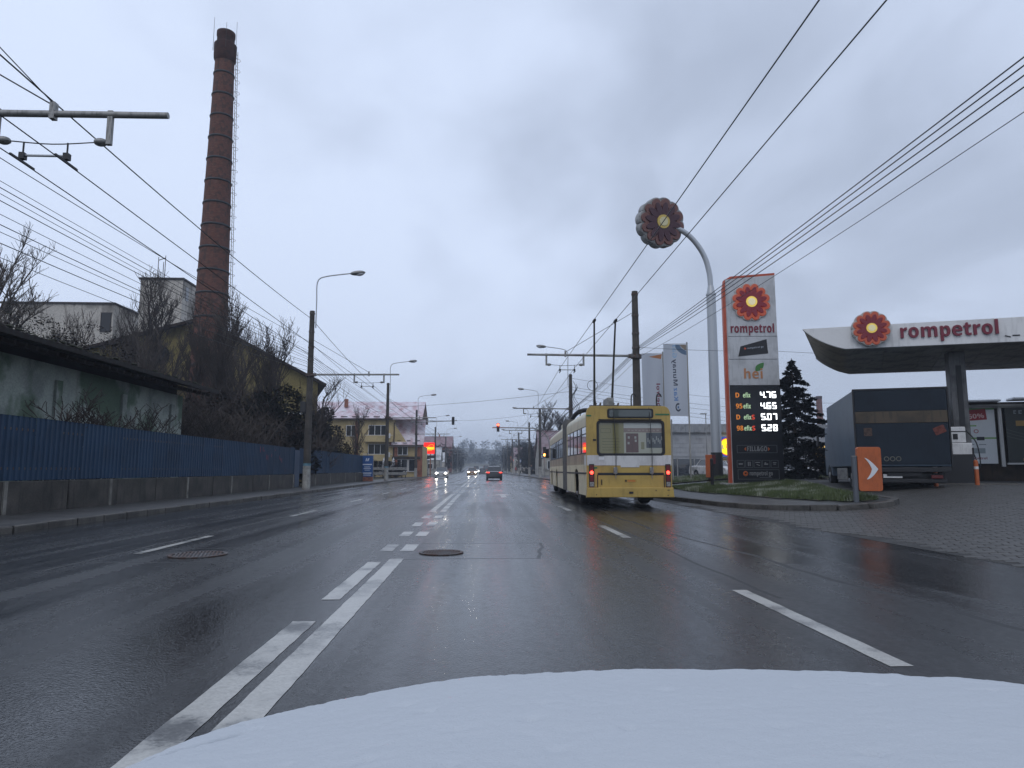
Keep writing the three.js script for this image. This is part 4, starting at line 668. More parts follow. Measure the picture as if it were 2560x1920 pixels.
  for (const x of [0.22, 1.0]) obj('pole_hook', tube([new THREE.Vector3(x, 2.98, -0.55), new THREE.Vector3(x, 3.32, -0.55), new THREE.Vector3(x + 0.03, 3.42, -0.55), new THREE.Vector3(x + 0.1, 3.44, -0.55), new THREE.Vector3(x + 0.15, 3.34, -0.55)], 0.022, 16, 6), M.darkMetal, t);
  obj('roof_vent', [xf(new THREE.SphereGeometry(0.4, 14, 8), -0.3, 2.98, -3.4, 0, 0, 0, [1, 0.45, 1.3])], whiteB, t); obj('roof_beacon', [cyl(0.02, 0.02, 0.3, -0.75, 3.1, -5.4, 6), cyl(0.05, 0.1, 0.14, -0.75, 3.28, -5.4, 10)], M.darkMetal, t);
  obj('roof_box', rbox(1.5, 0.25, 3, 0.05, -0.1, 3.06, -10.2), cream, t, 2); obj('roof_hump', tube([new THREE.Vector3(-1.0, 2.95, -6.9), new THREE.Vector3(-0.7, 3.35, -6.6), new THREE.Vector3(-0.3, 3.42, -6.3), new THREE.Vector3(0.2, 3.1, -6.0)], 0.09, 18, 7), M.black, t);
  const mi = obj('wing_mirror', [rbox(0.2, 0.5, 0.1, 0.03, -1.5, 2.0, -17.2), bar(new THREE.Vector3(-1.25, 2.3, -17.3), new THREE.Vector3(-1.5, 2.2, -17.2), 0.02)], M.black, t); mi.position.x = 0.4;
}

// ---------------------------------------------------------------- cars
const carGlass = phys({ color: lin(0.015, 0.018, 0.022), roughness: 0.05, clearcoat: 1, clearcoatRoughness: 0.03 });
function car(name, label, x, d, turn, paint, o = {}) {
  const cat = o.cat ?? 'car', t = thing(name, label, cat, P(x, o.y ?? 0, d), turn, o.group), L = o.L ?? 4.4, W = o.W ?? 1.74, hb = o.hb ?? 0.88, ht = o.ht ?? 1.44;
  // side outline, nose towards local +z (shape x = length)
  const h = L / 2, wb = 0.62 * L / 2, body = new THREE.Shape();
  body.moveTo(-h, 0.35); for (const w of [-wb, wb]) { body.lineTo(w - 0.38, 0.26); body.absarc(w, 0.32, 0.37, Math.PI, 0, true); } body.lineTo(h - 0.02, 0.26); body.lineTo(h, 0.55); body.quadraticCurveTo(h, 0.7, h - 0.15, 0.74); body.lineTo(h * 0.42, hb); body.lineTo(-h * 0.72, hb + 0.03); body.lineTo(-h + 0.05, hb - 0.02); body.lineTo(-h, 0.6); body.closePath();
  const eg = (s, w, b) => extr(s, w - 2 * b, b, { bevelSegments: 3 }).translate(0, 0, -(w - 2 * b) / 2).rotateY(-Math.PI / 2);
  obj('body', toCreasedNormals(eg(body, W, 0.07), 0.7), paint, t, 2);
  const rb = o.hatch ? -h * 0.93 : -h * 0.66, cab = (k) => shapeOf([[h * 0.46 + k, hb - 0.02], [h * 0.1, ht - 0.05], [0, ht], [-h * 0.35, ht], [-h * 0.45, ht - 0.03], [rb - k, hb]]);
  const gl = eg(cab(0), W - 0.16, 0.06); { const p = gl.attributes.position; for (let i = 0; i < p.count; i++) p.setX(i, p.getX(i) * (1 - 0.2 * clamp((p.getY(i) - hb) / (ht - hb)))); gl.computeVertexNormals(); }
  obj('glasshouse', gl, carGlass, t);
  obj('roof', rbox((W - 0.16) * 0.82, 0.05, L * 0.27, 0.024, 0, ht + 0.045, -h * 0.17), o.snow ? M.snow : paint, t, 2);
  for (const s of [-1, 1]) { obj('pillar', [bar(new THREE.Vector3(s * (W / 2 - 0.08), hb, h * 0.46), new THREE.Vector3(s * (W / 2 - 0.24), ht + 0.03, h * 0.03), 0.035), bar(new THREE.Vector3(s * (W / 2 - 0.08), hb, rb), new THREE.Vector3(s * (W / 2 - 0.24), ht + 0.03, -h * 0.42), 0.045)], paint, t); obj('wing_mirror', rbox(0.2, 0.13, 0.1, 0.03, s * (W / 2 + 0.08), hb + 0.08, h * 0.34), paint, t); }
  for (const s of [-1, 1]) for (const w of [-wb, wb]) wheel(t, s * (W / 2 - 0.1), 0.32, w, 0.32, 0.2);
  for (const s of [-1, 1]) {
    const hl = obj('headlight', xf(new THREE.SphereGeometry(0.15, 14, 10), s * (W / 2 - 0.27), 0.64, h - 0.02, 0, 0, 0, [1.5, 0.85, 0.6]), o.head ? headGlow : M.whiteClean, t);
    obj('tail_light', rbox(0.3, 0.17, 0.06, 0.02, s * (W / 2 - 0.2), hb - 0.1, -h + 0.0), o.tail ? redGlow : redLens, t);
    if (o.head) { const sp = new THREE.SpotLight(0xfff0d8, o.head, 0, 0.5, 0.9); sp.position.set(s * (W / 2 - 0.25), 0.64, h + 0.1); sp.target.position.set(s * (W / 2 - 0.25), 0.0, h + 5); sp.castShadow = true; t.add(sp, sp.target); }
    if (o.tail) { const pl = new THREE.PointLight(0xff2010, 0.15); pl.position.set(s * (W / 2 - 0.2), hb - 0.1, -h - 0.1); t.add(pl); }
  }
  obj('grille', rbox(0.8, 0.16, 0.04, 0.02, 0, 0.6, h), M.black, t); obj('bumper', [rbox(W - 0.06, 0.16, 0.12, 0.05, 0, 0.42, h + 0.0), rbox(W - 0.06, 0.16, 0.12, 0.05, 0, 0.42, -h - 0.0)], o.darkBumper ? M.black : paint, t, 2);
  obj('number_plate', [box(0.5, 0.11, 0.02, 0, 0.46, h + 0.065), box(0.5, 0.11, 0.02, 0, 0.62, -h - 0.02)], M.whiteClean, t);
  if (o.snow) obj('snow_cover', rbox(W * 0.8, 0.06, L * 0.17, 0.03, 0, hb + 0.05, -h * 0.8), M.snow, t);
  return t;
}
const silver = carPaint(0.42, 0.43, 0.45), navy = carPaint(0.008, 0.009, 0.011), orange = carPaint(0.30, 0.13, 0.02), whiteCar = carPaint(0.6, 0.61, 0.63), greyCar = carPaint(0.1, 0.11, 0.12), redCar = carPaint(0.3, 0.03, 0.03);
car('silver_sedan', 'silver sedan with lit headlights coming towards us on the left', -5.55, 96, 0.02, silver, { head: 6 });
car('taxi', 'yellow-orange taxi with lit headlights near the centre line', -1.9, 131, 0.0, orange, { head: 5 });
car('black_sedan', 'black sedan ahead with lit red tail lights and snow on its roof', 1.3, 78, Math.PI, navy, { tail: 1, snow: 1 });
car('far_car', 'dark car far ahead beyond the black sedan', 0.1, 168, Math.PI, greyCar, {});
car('far_van', 'pale van far ahead with bright lights', -1.9, 215, 0, whiteCar, { head: 8, L: 5.2, W: 1.95, hb: 1.3, ht: 2.3, hatch: 1, cat: 'van' });
car('red_van', 'red van far ahead beside the pale van', 1.2, 230, Math.PI, redCar, { L: 5.2, W: 2, hb: 1.3, ht: 2.5, hatch: 1, cat: 'van' });
[[19.5, 58, whiteCar, 'white car parked left of the white flagpoles', 0.4], [22.4, 62, whiteCar, 'white car parked behind the flagpoles', 0.2], [26.4, 63, greyCar, 'grey car parked behind the orange sign post', 0.1], [29.8, 62, silver, 'silver car parked right of the tall sign column', -0.3], [33.4, 50, silver, 'silver car parked behind the fir tree', 1.2], [34.8, 55, whiteCar, 'white car parked beside the fir tree and truck', 0.9], [36.5, 60, navy, 'dark car parked at the store entrance', 1.4]].forEach(([x, d, p, l, a], i) => car('parked_car', l, x, d, a, p, { y: ty(x, d) + 0.015, group: 'cars parked before the store', hatch: i % 2 }));

// ---------------------------------------------------------------- box truck under the station roof
{
  const y0 = 0.5, t = thing('box_truck', 'dark blue box truck parked under the station canopy', 'truck', P(12.35, y0, 20), -rad(20));
  const blue = phys({ map: T.film, color: lin(0.012, 0.02, 0.032), roughness: 0.55, specularIntensity: 0.5 }), side = phys({ map: T.film, color: lin(0.075, 0.115, 0.165), roughness: 0.45 }), brown = std({ map: T.dirt, color: lin(0.075, 0.055, 0.032), roughness: 0.5 });
  const W = 2.5, L = 6.2, b0 = 0.72, b1 = 3.0;
  obj('cargo_box', rbox(W, b1 - b0, L, 0.03, 0, (b0 + b1) / 2, -L / 2), side, t, 2);
  const door = obj('rear_door', [rbox(W - 0.06, 0.62, 0.05, 0.01, 0, b1 - 0.34, 0.02), rbox(W - 0.06, 1.2, 0.05, 0.01, 0, b0 + 0.66, 0.02)], blue, t, 1.5);
  obj('door_band', rbox(W - 0.06, 0.35, 0.052, 0.01, 0, b1 - 0.83, 0.022), brown, t, 1.5);
  obj('roof_trim', [box(W + 0.02, 0.05, 0.07, 0, b1 + 0.01, 0.01), box(0.04, b1 - b0, 0.07, -W / 2, (b0 + b1) / 2, 0.02), box(0.04, b1 - b0, 0.07, W / 2, (b0 + b1) / 2, 0.02)], M.black, t);
  for (let k = 0; k < 3; k++) obj('ring_mark', xf(new THREE.TorusGeometry(0.06, 0.014, 5, 18), -0.45 + k * 0.16, b0 + 0.22, 0.05), std({ color: lin(0.12, 0.12, 0.10), roughness: 0.6 }), t);
  obj('sticker', box(0.22, 0.24, 0.004, -0.9, b0 + 1.02, 0.052), std({ map: T.dirt, color: lin(0.10, 0.07, 0.06) }), t); obj('sticker', box(0.3, 0.22, 0.004, 0.98, b0 + 1.05, 0.052, 0, 0, 0.4), std({ map: T.dirt, color: lin(0.18, 0.06, 0.05) }), t);
  obj('tail_lift', [rbox(W - 0.1, 0.14, 0.2, 0.02, 0, b0 - 0.1, -0.02), box(W - 0.3, 0.3, 0.12, 0, b0 - 0.34, -0.25)], M.black, t);
  obj('chassis', [box(0.9, 0.22, L + 1.6, 0, 0.55, -L / 2 - 0.8)], M.black, t);
  obj('bumper_bar', rbox(2.2, 0.12, 0.1, 0.02, 0, 0.3, -0.1), M.black, t);
  obj('side_guard', rbox(0.05, 0.4, 2.2, 0.02, -W / 2 + 0.06, 0.48, -3.4), M.galv, t);
  for (const s of [-1, 1]) { wheel(t, s * (W / 2 - 0.28), 0.42, -1.6, 0.43, 0.42); wheel(t, s * (W / 2 - 0.2), 0.42, -6.9, 0.43, 0.28); const l = obj('tail_lamp', rbox(0.3, 0.1, 0.05, 0.01, s * 0.85, 0.42, -0.03), redLens, t); }
  obj('cab', toCreasedNormals(extr(shapeOf([[0, 0.45], [1.9, 0.45], [1.95, 1.25], [1.6, 2.25], [0, 2.3]]), W - 0.3, 0.05).translate(0, 0, -(W - 0.3) / 2).rotateY(Math.PI / 2).translate(0, 0, -L - 0.1), 0.6), side, t, 2);
  for (const s of [-1, 1]) obj('mirror', [rbox(0.08, 0.42, 0.24, 0.03, s * (W / 2 + 0.24), 1.75, -L - 1.2), bar(new THREE.Vector3(s * 1.15, 2.05, -L - 1.2), new THREE.Vector3(s * (W / 2 + 0.24), 2.0, -L - 1.2), 0.018), bar(new THREE.Vector3(s * 1.15, 1.4, -L - 1.2), new THREE.Vector3(s * (W / 2 + 0.24), 1.45, -L - 1.2), 0.018)], M.black, t);
  obj('number_plate', box(0.5, 0.11, 0.02, -0.3, 0.44, -0.03), M.white, t);
}

// ---------------------------------------------------------------- own car: snow on the bonnet in the foreground
{
  const t = thing('own_car', 'snow-covered white car bonnet in the foreground', 'car', P(0.36, 0, 0));
  const edge = [[-0.56, 0.60, 0.6], [-0.52, 0.69, 0.85], [-0.48, 0.715, 1.02], [-0.455, 0.712, 1.12], [-0.41, 0.708, 1.2], [-0.35, 0.703, 1.27], [-0.24, 0.71, 1.33], [-0.08, 0.726, 1.37], [0.08, 0.731, 1.39], [0.26, 0.733, 1.40], [0.6, 0.729, 1.4], [0.87, 0.72, 1.38], [1.04, 0.712, 1.35], [1.17, 0.70, 1.28], [1.25, 0.66, 1.1], [1.28, 0.6, 0.85]];
  const c = new THREE.CatmullRomCurve3(edge.map(([x, y, d]) => new THREE.Vector3(x - 0.36, y, -d))), nu = 320, nv = 200, pos = [], uv = [], idx = [];
  const r = rng(6), dents = []; for (let i = 0; i < 26; i++) dents.push([-0.5 + 1.4 * r(), 0.6 + 0.65 * r(), 0.007 + 0.009 * r(), 0.005 + 0.007 * r()]);
  for (let j = 0; j <= nv; j++) for (let i = 0; i <= nu; i++) {
    const e = c.getPoint(i / nu), s = j / nv; let x, y, z;
    if (s < 0.14) { const k = 1 - s / 0.14; x = e.x; z = e.z - 0.03 * k * (1 - 0.3 * k); y = e.y - 0.075 * k * k - 0.012 * k; }   // rolled-over snow lip
    else { const k = (s - 0.14) / 0.86; x = e.x * (1 - 0.02 * k); z = lerp(e.z, -0.3, k); y = e.y + 0.085 * k + 0.03 * Math.sin(Math.min(1, k * 1.4) * Math.PI / 2); y += 0.004 * Math.sin(k * 3.14); }
    const wx = x + 0.36, wd = -z;
    y += 0.003 * perlin.noise(wx * 5, wd * 5, 3) + 0.0012 * perlin.noise(wx * 34, wd * 34, 5) + 0.0012 * perlin.noise(wx * 90, wd * 90, 8);
    if (s < 0.2) { const q = 0.0018 * perlin.noise(wx * 40, 3.3, 1.5) + 0.0014 * perlin.noise(wx * 120, 2, 4); z -= q; y += q * 0.5; }
    for (const [a, b, rad_, dp] of dents) { const q = Math.hypot(wx - a, wd - b) / rad_; if (q < 2.2) y -= dp * Math.exp(-q * q); }
    { const q = (wd - (0.98 + 1.5 * (wx + 0.46))) / 0.016, m = sstep(-0.475, -0.455, wx) * sstep(-0.33, -0.38, wx); if (Math.abs(q) < 4) y -= 0.03 * m * Math.exp(-q * q) * (0.7 + 0.6 * perlin.noise(wx * 60, wd * 60, 2)); }
    pos.push(x, y, z); uv.push(wx * 2, wd * 2);
    if (j < nv && i < nu) { const a = j * (nu + 1) + i, b = a + 1, cc = a + nu + 1; idx.push(a, b, cc, b, cc + 1, cc); }
  }
  const g = new THREE.BufferGeometry(); g.setAttribute('position', new THREE.Float32BufferAttribute(pos, 3)); g.setAttribute('uv', new THREE.Float32BufferAttribute(uv, 2)); g.setIndex(idx); g.computeVertexNormals();
  obj('snowy_bonnet', g, std({ color: lin(0.49, 0.52, 0.55), roughness: 0.75, bumpMap: rep(T.snow, 2), bumpScale: 0.003 }), t);
  const bp = carPaint(0.6, 0.61, 0.63);
  const sh = new THREE.Shape(); sh.moveTo(-0.3, 0.25); sh.lineTo(0.32, 0.25); sh.absarc(0.64, 0.33, 0.35, Math.PI, 0, true); sh.lineTo(1.22, 0.22); sh.lineTo(1.3, 0.5); sh.lineTo(1.2, 0.6); sh.lineTo(-0.3, 0.66); sh.closePath();
  for (const s of [-1, 1]) obj('front_wing', extr(sh, 0.06, 0.02).rotateY(Math.PI / 2).translate(s * 0.86 - 0.03, -0.14, 0), bp, t, 2);
  obj('front_bumper', [rbox(1.6, 0.36, 0.14, 0.06, 0, 0.36, -1.28), rbox(1.4, 0.14, 0.3, 0.05, 0, 0.54, -1.16)], bp, t, 2);
  obj('engine_bay', box(1.3, 0.3, 1.2, 0, 0.38, -0.5), M.black, t);
  for (const s of [-1, 1]) wheel(t, s * 0.76, 0.31, -0.64, 0.31, 0.2);
}
// ---------------------------------------------------------------- fuel station
const loader = new FontLoader();
const bold = await loader.loadAsync('fonts/droid/droid_sans_bold.typeface.json');
function letters(txt, size, depth, w) { const g = new TextGeometry(txt, { font: bold, size, depth, curveSegments: 6, bevelEnabled: false }); g.computeBoundingBox(); const b = g.boundingBox, k = w ? w / (b.max.x - b.min.x) : 1; g.scale(k, 1, 1); g.translate(-b.min.x * k, 0, 0); return g; }
const maroon = std({ color: lin(0.17, 0.012, 0.03), roughness: 0.45 }), orangeS = std({ map: T.film, color: lin(0.47, 0.115, 0.03), roughness: 0.5 });
function flower(parent, R0, lit, thick) {
  const lobes = new THREE.Shape(); for (let i = 0; i <= 144; i++) { const a = i / 144 * 6.28318, q = R0 * (0.905 + 0.095 * Math.sqrt(Math.abs(Math.sin(a * 6)))); i ? lobes.lineTo(Math.cos(a) * q, Math.sin(a) * q) : lobes.moveTo(q, 0); }
  const em = obj('flower_emblem', extr(lobes, thick, thick * 0.12).translate(0, 0, -thick), lit ? std({ color: lin(0.4, 0.38, 0.36), roughness: 0.4 }) : M.galv, parent, 1);
  const oval = (w, h) => { const s = new THREE.Shape(); s.absellipse(0, 0, w, h, 0, Math.PI * 2); return s; };
  const E = (c, e, k) => std({ color: lin(...c), emissive: lin(...e), emissiveIntensity: lit ? k : 0, roughness: 0.3 });
  const mo = E(lit ? [0.30, 0.075, 0.035] : [0.16, 0.06, 0.045], [0.9, 0.10, 0.02], 0.16 * lit), mi = E(lit ? [0.13, 0.008, 0.018] : [0.055, 0.01, 0.018], [0.5, 0.015, 0.02], 0.09 * lit), my = E([0.62, 0.45, 0.10], [1, 0.75, 0.12], 0.4 * lit), mw = E([0.66, 0.6, 0.36], [1, 0.9, 0.55], 0.28 * lit), ml = E([0.26, 0.05, 0.025], [0.8, 0.06, 0.02], 0.13 * lit);
  const go = extr(oval(R0 * 0.185, R0 * 0.205), R0 * 0.03, R0 * 0.02), gi = extr(oval(R0 * 0.115, R0 * 0.27), R0 * 0.03, R0 * 0.015);
  for (let k = 0; k < 12; k++) { const a = (k + 0.5) / 12 * 6.28318; const s = new THREE.Mesh(go, mo); s.name = 'petal'; s.position.set(Math.cos(a) * R0 * 0.755, Math.sin(a) * R0 * 0.755, thick * 0.16); s.rotation.z = a - Math.PI / 2; em.add(s); }
  for (let k = 0; k < 12; k++) { const a = k / 12 * 6.28318 + 0.26; const s = new THREE.Mesh(gi, mi); s.name = 'inner_petal'; s.position.set(Math.cos(a) * R0 * 0.53, Math.sin(a) * R0 * 0.53, thick * 0.16 + R0 * 0.045); s.rotation.z = a - Math.PI / 2; em.add(s); }
  obj('flower_ring', cyl(R0 * 0.6, R0 * 0.6, R0 * 0.02, 0, 0, thick * 0.16 + R0 * 0.02, 30, Math.PI / 2), lit ? ml : mo, em);
  obj('flower_centre', cyl(R0 * 0.29, R0 * 0.28, R0 * 0.06, 0, 0, thick * 0.16 + R0 * 0.09, 28, Math.PI / 2), my, em); obj('flower_heart', cyl(R0 * 0.19, R0 * 0.18, R0 * 0.03, 0, 0, thick * 0.16 + R0 * 0.13, 24, Math.PI / 2), mw, em);
  return em;
}
{ // flower on its tall bent pole
  const y0 = ty(13.6, 40), t = thing('flower_sign_pole', 'unlit dark red flower sign on a tall bent grey pole', 'sign', P(13.6, y0, 40));
  obj('pole', cyl(0.31, 0.27, 10.9, 0, 5.45, 0, 24), galvPale, t, 2); obj('pole_foot', cyl(0.34, 0.33, 1.5, 0, 0.75, 0, 24), M.black, t);
  obj('collar', [cyl(0.27, 0.17, 0.55, 0, 11.17, 0, 24), cyl(0.3, 0.3, 0.1, 0, 10.9, 0, 24)], galvPale, t);
  const V = (x, y) => new THREE.Vector3(x, y, 0); obj('bent_arm', tube([V(0, 11.3), V(-0.05, 12.2), V(-0.3, 13.2), V(-0.75, 14.0), V(-1.3, 14.6), V(-1.9, 14.95), V(-2.6, 15.1)], 0.16, 40, 14), galvPale, t);
  const h = new THREE.Group(); h.name = 'sign_head'; h.position.set(-2.92, 15.25, 0.25); h.rotation.set(0.12, 0.25, 0.1); t.add(h); const f = flower(h, 1.46, 0, 0.5); obj('back_drum', cyl(1.2, 1.3, 0.25, 0, 0, -0.62, 30, Math.PI / 2), M.galv, h);
}
{ // price sign
  const y0 = ty(11.1, 28) + 0.13, t = thing('price_sign', 'tall grey and black fuel price sign with a lit red flower', 'sign', P(11.13, y0, 28), -rad(4));
  const W = 2.08, H = 8.55, grey = std({ map: T.film, color: lin(0.52, 0.54, 0.57), roughness: 0.4 }), black = phys({ color: lin(0.013, 0.014, 0.018), roughness: 0.3 });
  obj('plinth', rbox(W + 0.5, 0.1, 1.2, 0.02, -0.05, 0.0, 0), M.poleWhite, t, 1);
  const side = shapeOf([[-W / 2 - 0.09, 0.05], [-W / 2 + 0.02, 0.05], [-W / 2 + 0.02, H - 0.05], [W / 2, H + 0.12], [W / 2, H + 0.2], [-W / 2 + 0.25, H + 0.06], [-W / 2 - 0.02, H - 0.1], [-W / 2 - 0.09, H - 0.5]]);
  obj('orange_edge', extr(side, 0.2, 0.01).translate(0, 0, -0.04), std({ map: T.film, color: lin(0.50, 0.085, 0.035), roughness: 0.45 }), t, 2);
  obj('body', extr(shapeOf([[-W / 2 + 0.02, 0.05], [W / 2, 0.05], [W / 2, H + 0.115], [-W / 2 + 0.02, H - 0.055]]), 0.34).translate(0, 0, -0.17), grey, t, 2);
  obj('grey_panel', extr(shapeOf([[-W / 2 + 0.05, 6.07], [W / 2 - 0.01, 6.07], [W / 2 - 0.01, H + 0.08], [-W / 2 + 0.05, H - 0.08]]), 0.03).translate(0, 0, 0.175), grey, t, 2);
  obj('grey_panel', box(W - 0.05, 0.93, 0.03, 0.02, 5.58, 0.19), grey, t, 2); obj('grey_panel', box(W - 0.05, 1.05, 0.03, 0.02, 4.56, 0.19), grey, t, 2);
  const fl = new THREE.Group(); fl.name = 'flower_mount'; fl.position.set(0, 7.5, 0.24); t.add(fl); flower(fl, 0.8, 1, 0.12);
  obj('lettering', letters('rompetrol', 0.36, 0.03, 1.78).translate(-0.88, 6.22, 0.2), maroon, t);
  obj('card_picture', extr(shapeOf([[-0.6, 0], [0.62, 0.12], [0.58, 0.72], [-0.5, 0.42]]), 0.01).translate(0, 5.22, 0.206), M.black, t);
  const mini = canvasTex(256, 64, (g, w, h) => { g.fillStyle = '#0b0b0d'; g.fillRect(0, 0, w, h); g.fillStyle = '#c0481e'; g.beginPath(); g.arc(24, 32, 14, 0, 7); g.fill(); g.fillStyle = '#9aa0a8'; g.font = 'bold 34px sans-serif'; g.fillText('rompetrol go', 46, 43); });
  obj('card_print', box(0.84, 0.18, 0.004, 0.02, 5.58, 0.222, 0, 0, 0.1), std({ map: mini, roughness: 0.4 }), t);
  obj('panel_lettering', letters('hei', 0.4, 0.012).translate(-0.4, 4.3, 0.206), std({ color: lin(0.45, 0.2, 0.09), roughness: 0.5 }), t);
  { const s = new THREE.Shape(); s.moveTo(0, 0); s.quadraticCurveTo(-0.08, 0.3, 0.34, 0.36); s.quadraticCurveTo(0.36, 0.02, 0, 0); obj('leaf_mark', extr(s, 0.01).translate(0.08, 4.6, 0.206), std({ color: lin(0.05, 0.19, 0.04), roughness: 0.5 }), t); }
  // black lower part
  obj('black_panel', box(W - 0.05, 4.0, 0.03, 0.02, 2.02, 0.19), black, t);
  obj('black_back', box(W + 0.02, 3.9, 0.3, 0.02, 2.0, 0.0), black, t);
  const rows = [['D', 'efix', '', '4.76'], ['95', 'efix', '', '4.65'], ['D', 'efix', 'S', '5.07'], ['98', 'efix', 'S', '5.28']];
  rows.forEach(([a, b, c, p], i) => {
    const y = 3.52 - i * 0.45, lit = (r, g, bl, k) => std({ color: lin(0.02, 0.02, 0.02), emissive: lin(r, g, bl), emissiveIntensity: k });
    obj('fuel_letter', letters(a, 0.2, 0.01, a.length > 1 ? 0.26 : 0.15).translate(-0.78, y, 0.206), lit(1, 0.33, 0.05, 0.55), t);
    obj('fuel_name', letters(b, 0.19, 0.01, b.length > 3 ? 0.3 : 0.24).translate(-0.48, y, 0.206), lit(0.55, 0.8, 0.5, 0.7), t); if (c) obj('fuel_name', letters(c, 0.19, 0.01, 0.12).translate(-0.16, y, 0.206), lit(1, 0.1, 0.05, 0.6), t);
    // seven-segment digits
    const seg = { 0: 'abcdef', 1: 'bc', 2: 'abged', 3: 'abgcd', 4: 'fgbc', 5: 'afgcd', 6: 'afgedc', 7: 'abc', 8: 'abcdefg', 9: 'abcdfg' }, gs = []; let x = 0.24;
    for (const ch of p) { if (ch === '.') { gs.push(box(0.045, 0.045, 0.012, x - 0.03, y + 0.01, 0.212)); x += 0.02; continue; } const w = 0.13, h = 0.225, q = 0.03; const A = { a: [x + w / 2, y + h, w, q], g: [x + w / 2, y + h / 2, w, q], d: [x + w / 2, y, w, q], f: [x, y + h * 0.75, q, h / 2], b: [x + w, y + h * 0.75, q, h / 2], e: [x, y + h * 0.25, q, h / 2], c: [x + w, y + h * 0.25, q, h / 2] }; for (const s of seg[ch]) { const [cx, cy, ww, hh] = A[s]; gs.push(box(ww + 0.012, hh + 0.012, 0.012, cx, cy, 0.212)); } x += 0.225; }
    const pr = obj('price_display', gs, lit(0.9, 0.95, 1, 3.2), t);
  });
  const frame = (w, h, x, y, q = 0.02) => [box(w, q, 0.012, x, y + h / 2, 0.21), box(w, q, 0.012, x, y - h / 2, 0.21), box(q, h, 0.012, x - w / 2, y, 0.21), box(q, h, 0.012, x + w / 2, y, 0.21)];
  const dim = std({ color: lin(0.09, 0.10, 0.11), roughness: 0.5 }), pale2 = std({ color: lin(0.22, 0.23, 0.24), roughness: 0.5 });
  obj('slot', box(W - 0.4, 0.24, 0.012, 0.02, 1.86, 0.2), M.black, t);
  obj('panel_frame', frame(1.6, 0.3, 0.0, 1.42), dim, t); obj('panel_lettering', letters('FILL&GO', 0.2, 0.008, 0.8).translate(-0.4, 1.33, 0.206), pale2, t);
  for (const s of [-1, 1]) obj('chevron', extr(shapeOf([[s * 0.52, 1.42], [s * 0.44, 1.5], [s * 0.44, 1.34]]), 0.008).translate(0, 0, 0.206), orangeS, t);
  for (let k = 0; k < 5; k++) { const x = -0.68 + k * 0.34; const f = obj('service_icon', frame(0.29, 0.29, x, 0.82, 0.018), dim, t); obj('icon_mark', [[box(0.16, 0.05, 0.008, x, 0.82, 0.21)], [box(0.035, 0.17, 0.008, x - 0.035, 0.82, 0.21), box(0.035, 0.17, 0.008, x + 0.035, 0.82, 0.21)], [box(0.18, 0.035, 0.008, x, 0.88, 0.21), box(0.14, 0.03, 0.008, x + 0.02, 0.78, 0.21, 0, 0, -0.4)], [box(0.15, 0.05, 0.008, x, 0.81, 0.21), box(0.06, 0.04, 0.008, x - 0.03, 0.86, 0.21)], [box(0.14, 0.03, 0.008, x, 0.87, 0.21), box(0.1, 0.03, 0.008, x, 0.81, 0.21)]][k], pale2, f); }
  obj('panel_frame', frame(1.64, 0.38, 0.02, 0.4), dim, t); obj('panel_lettering', letters('rompetrol go', 0.17, 0.008, 0.92).translate(-0.34, 0.36, 0.206), pale2, t); obj('panel_emblem', xf(new THREE.TorusGeometry(0.07, 0.035, 8, 12), -0.5, 0.43, 0.21), orangeS, t); obj('panel_caption', box(0.5, 0.03, 0.006, 0.3, 0.28, 0.208), dim, t);
}
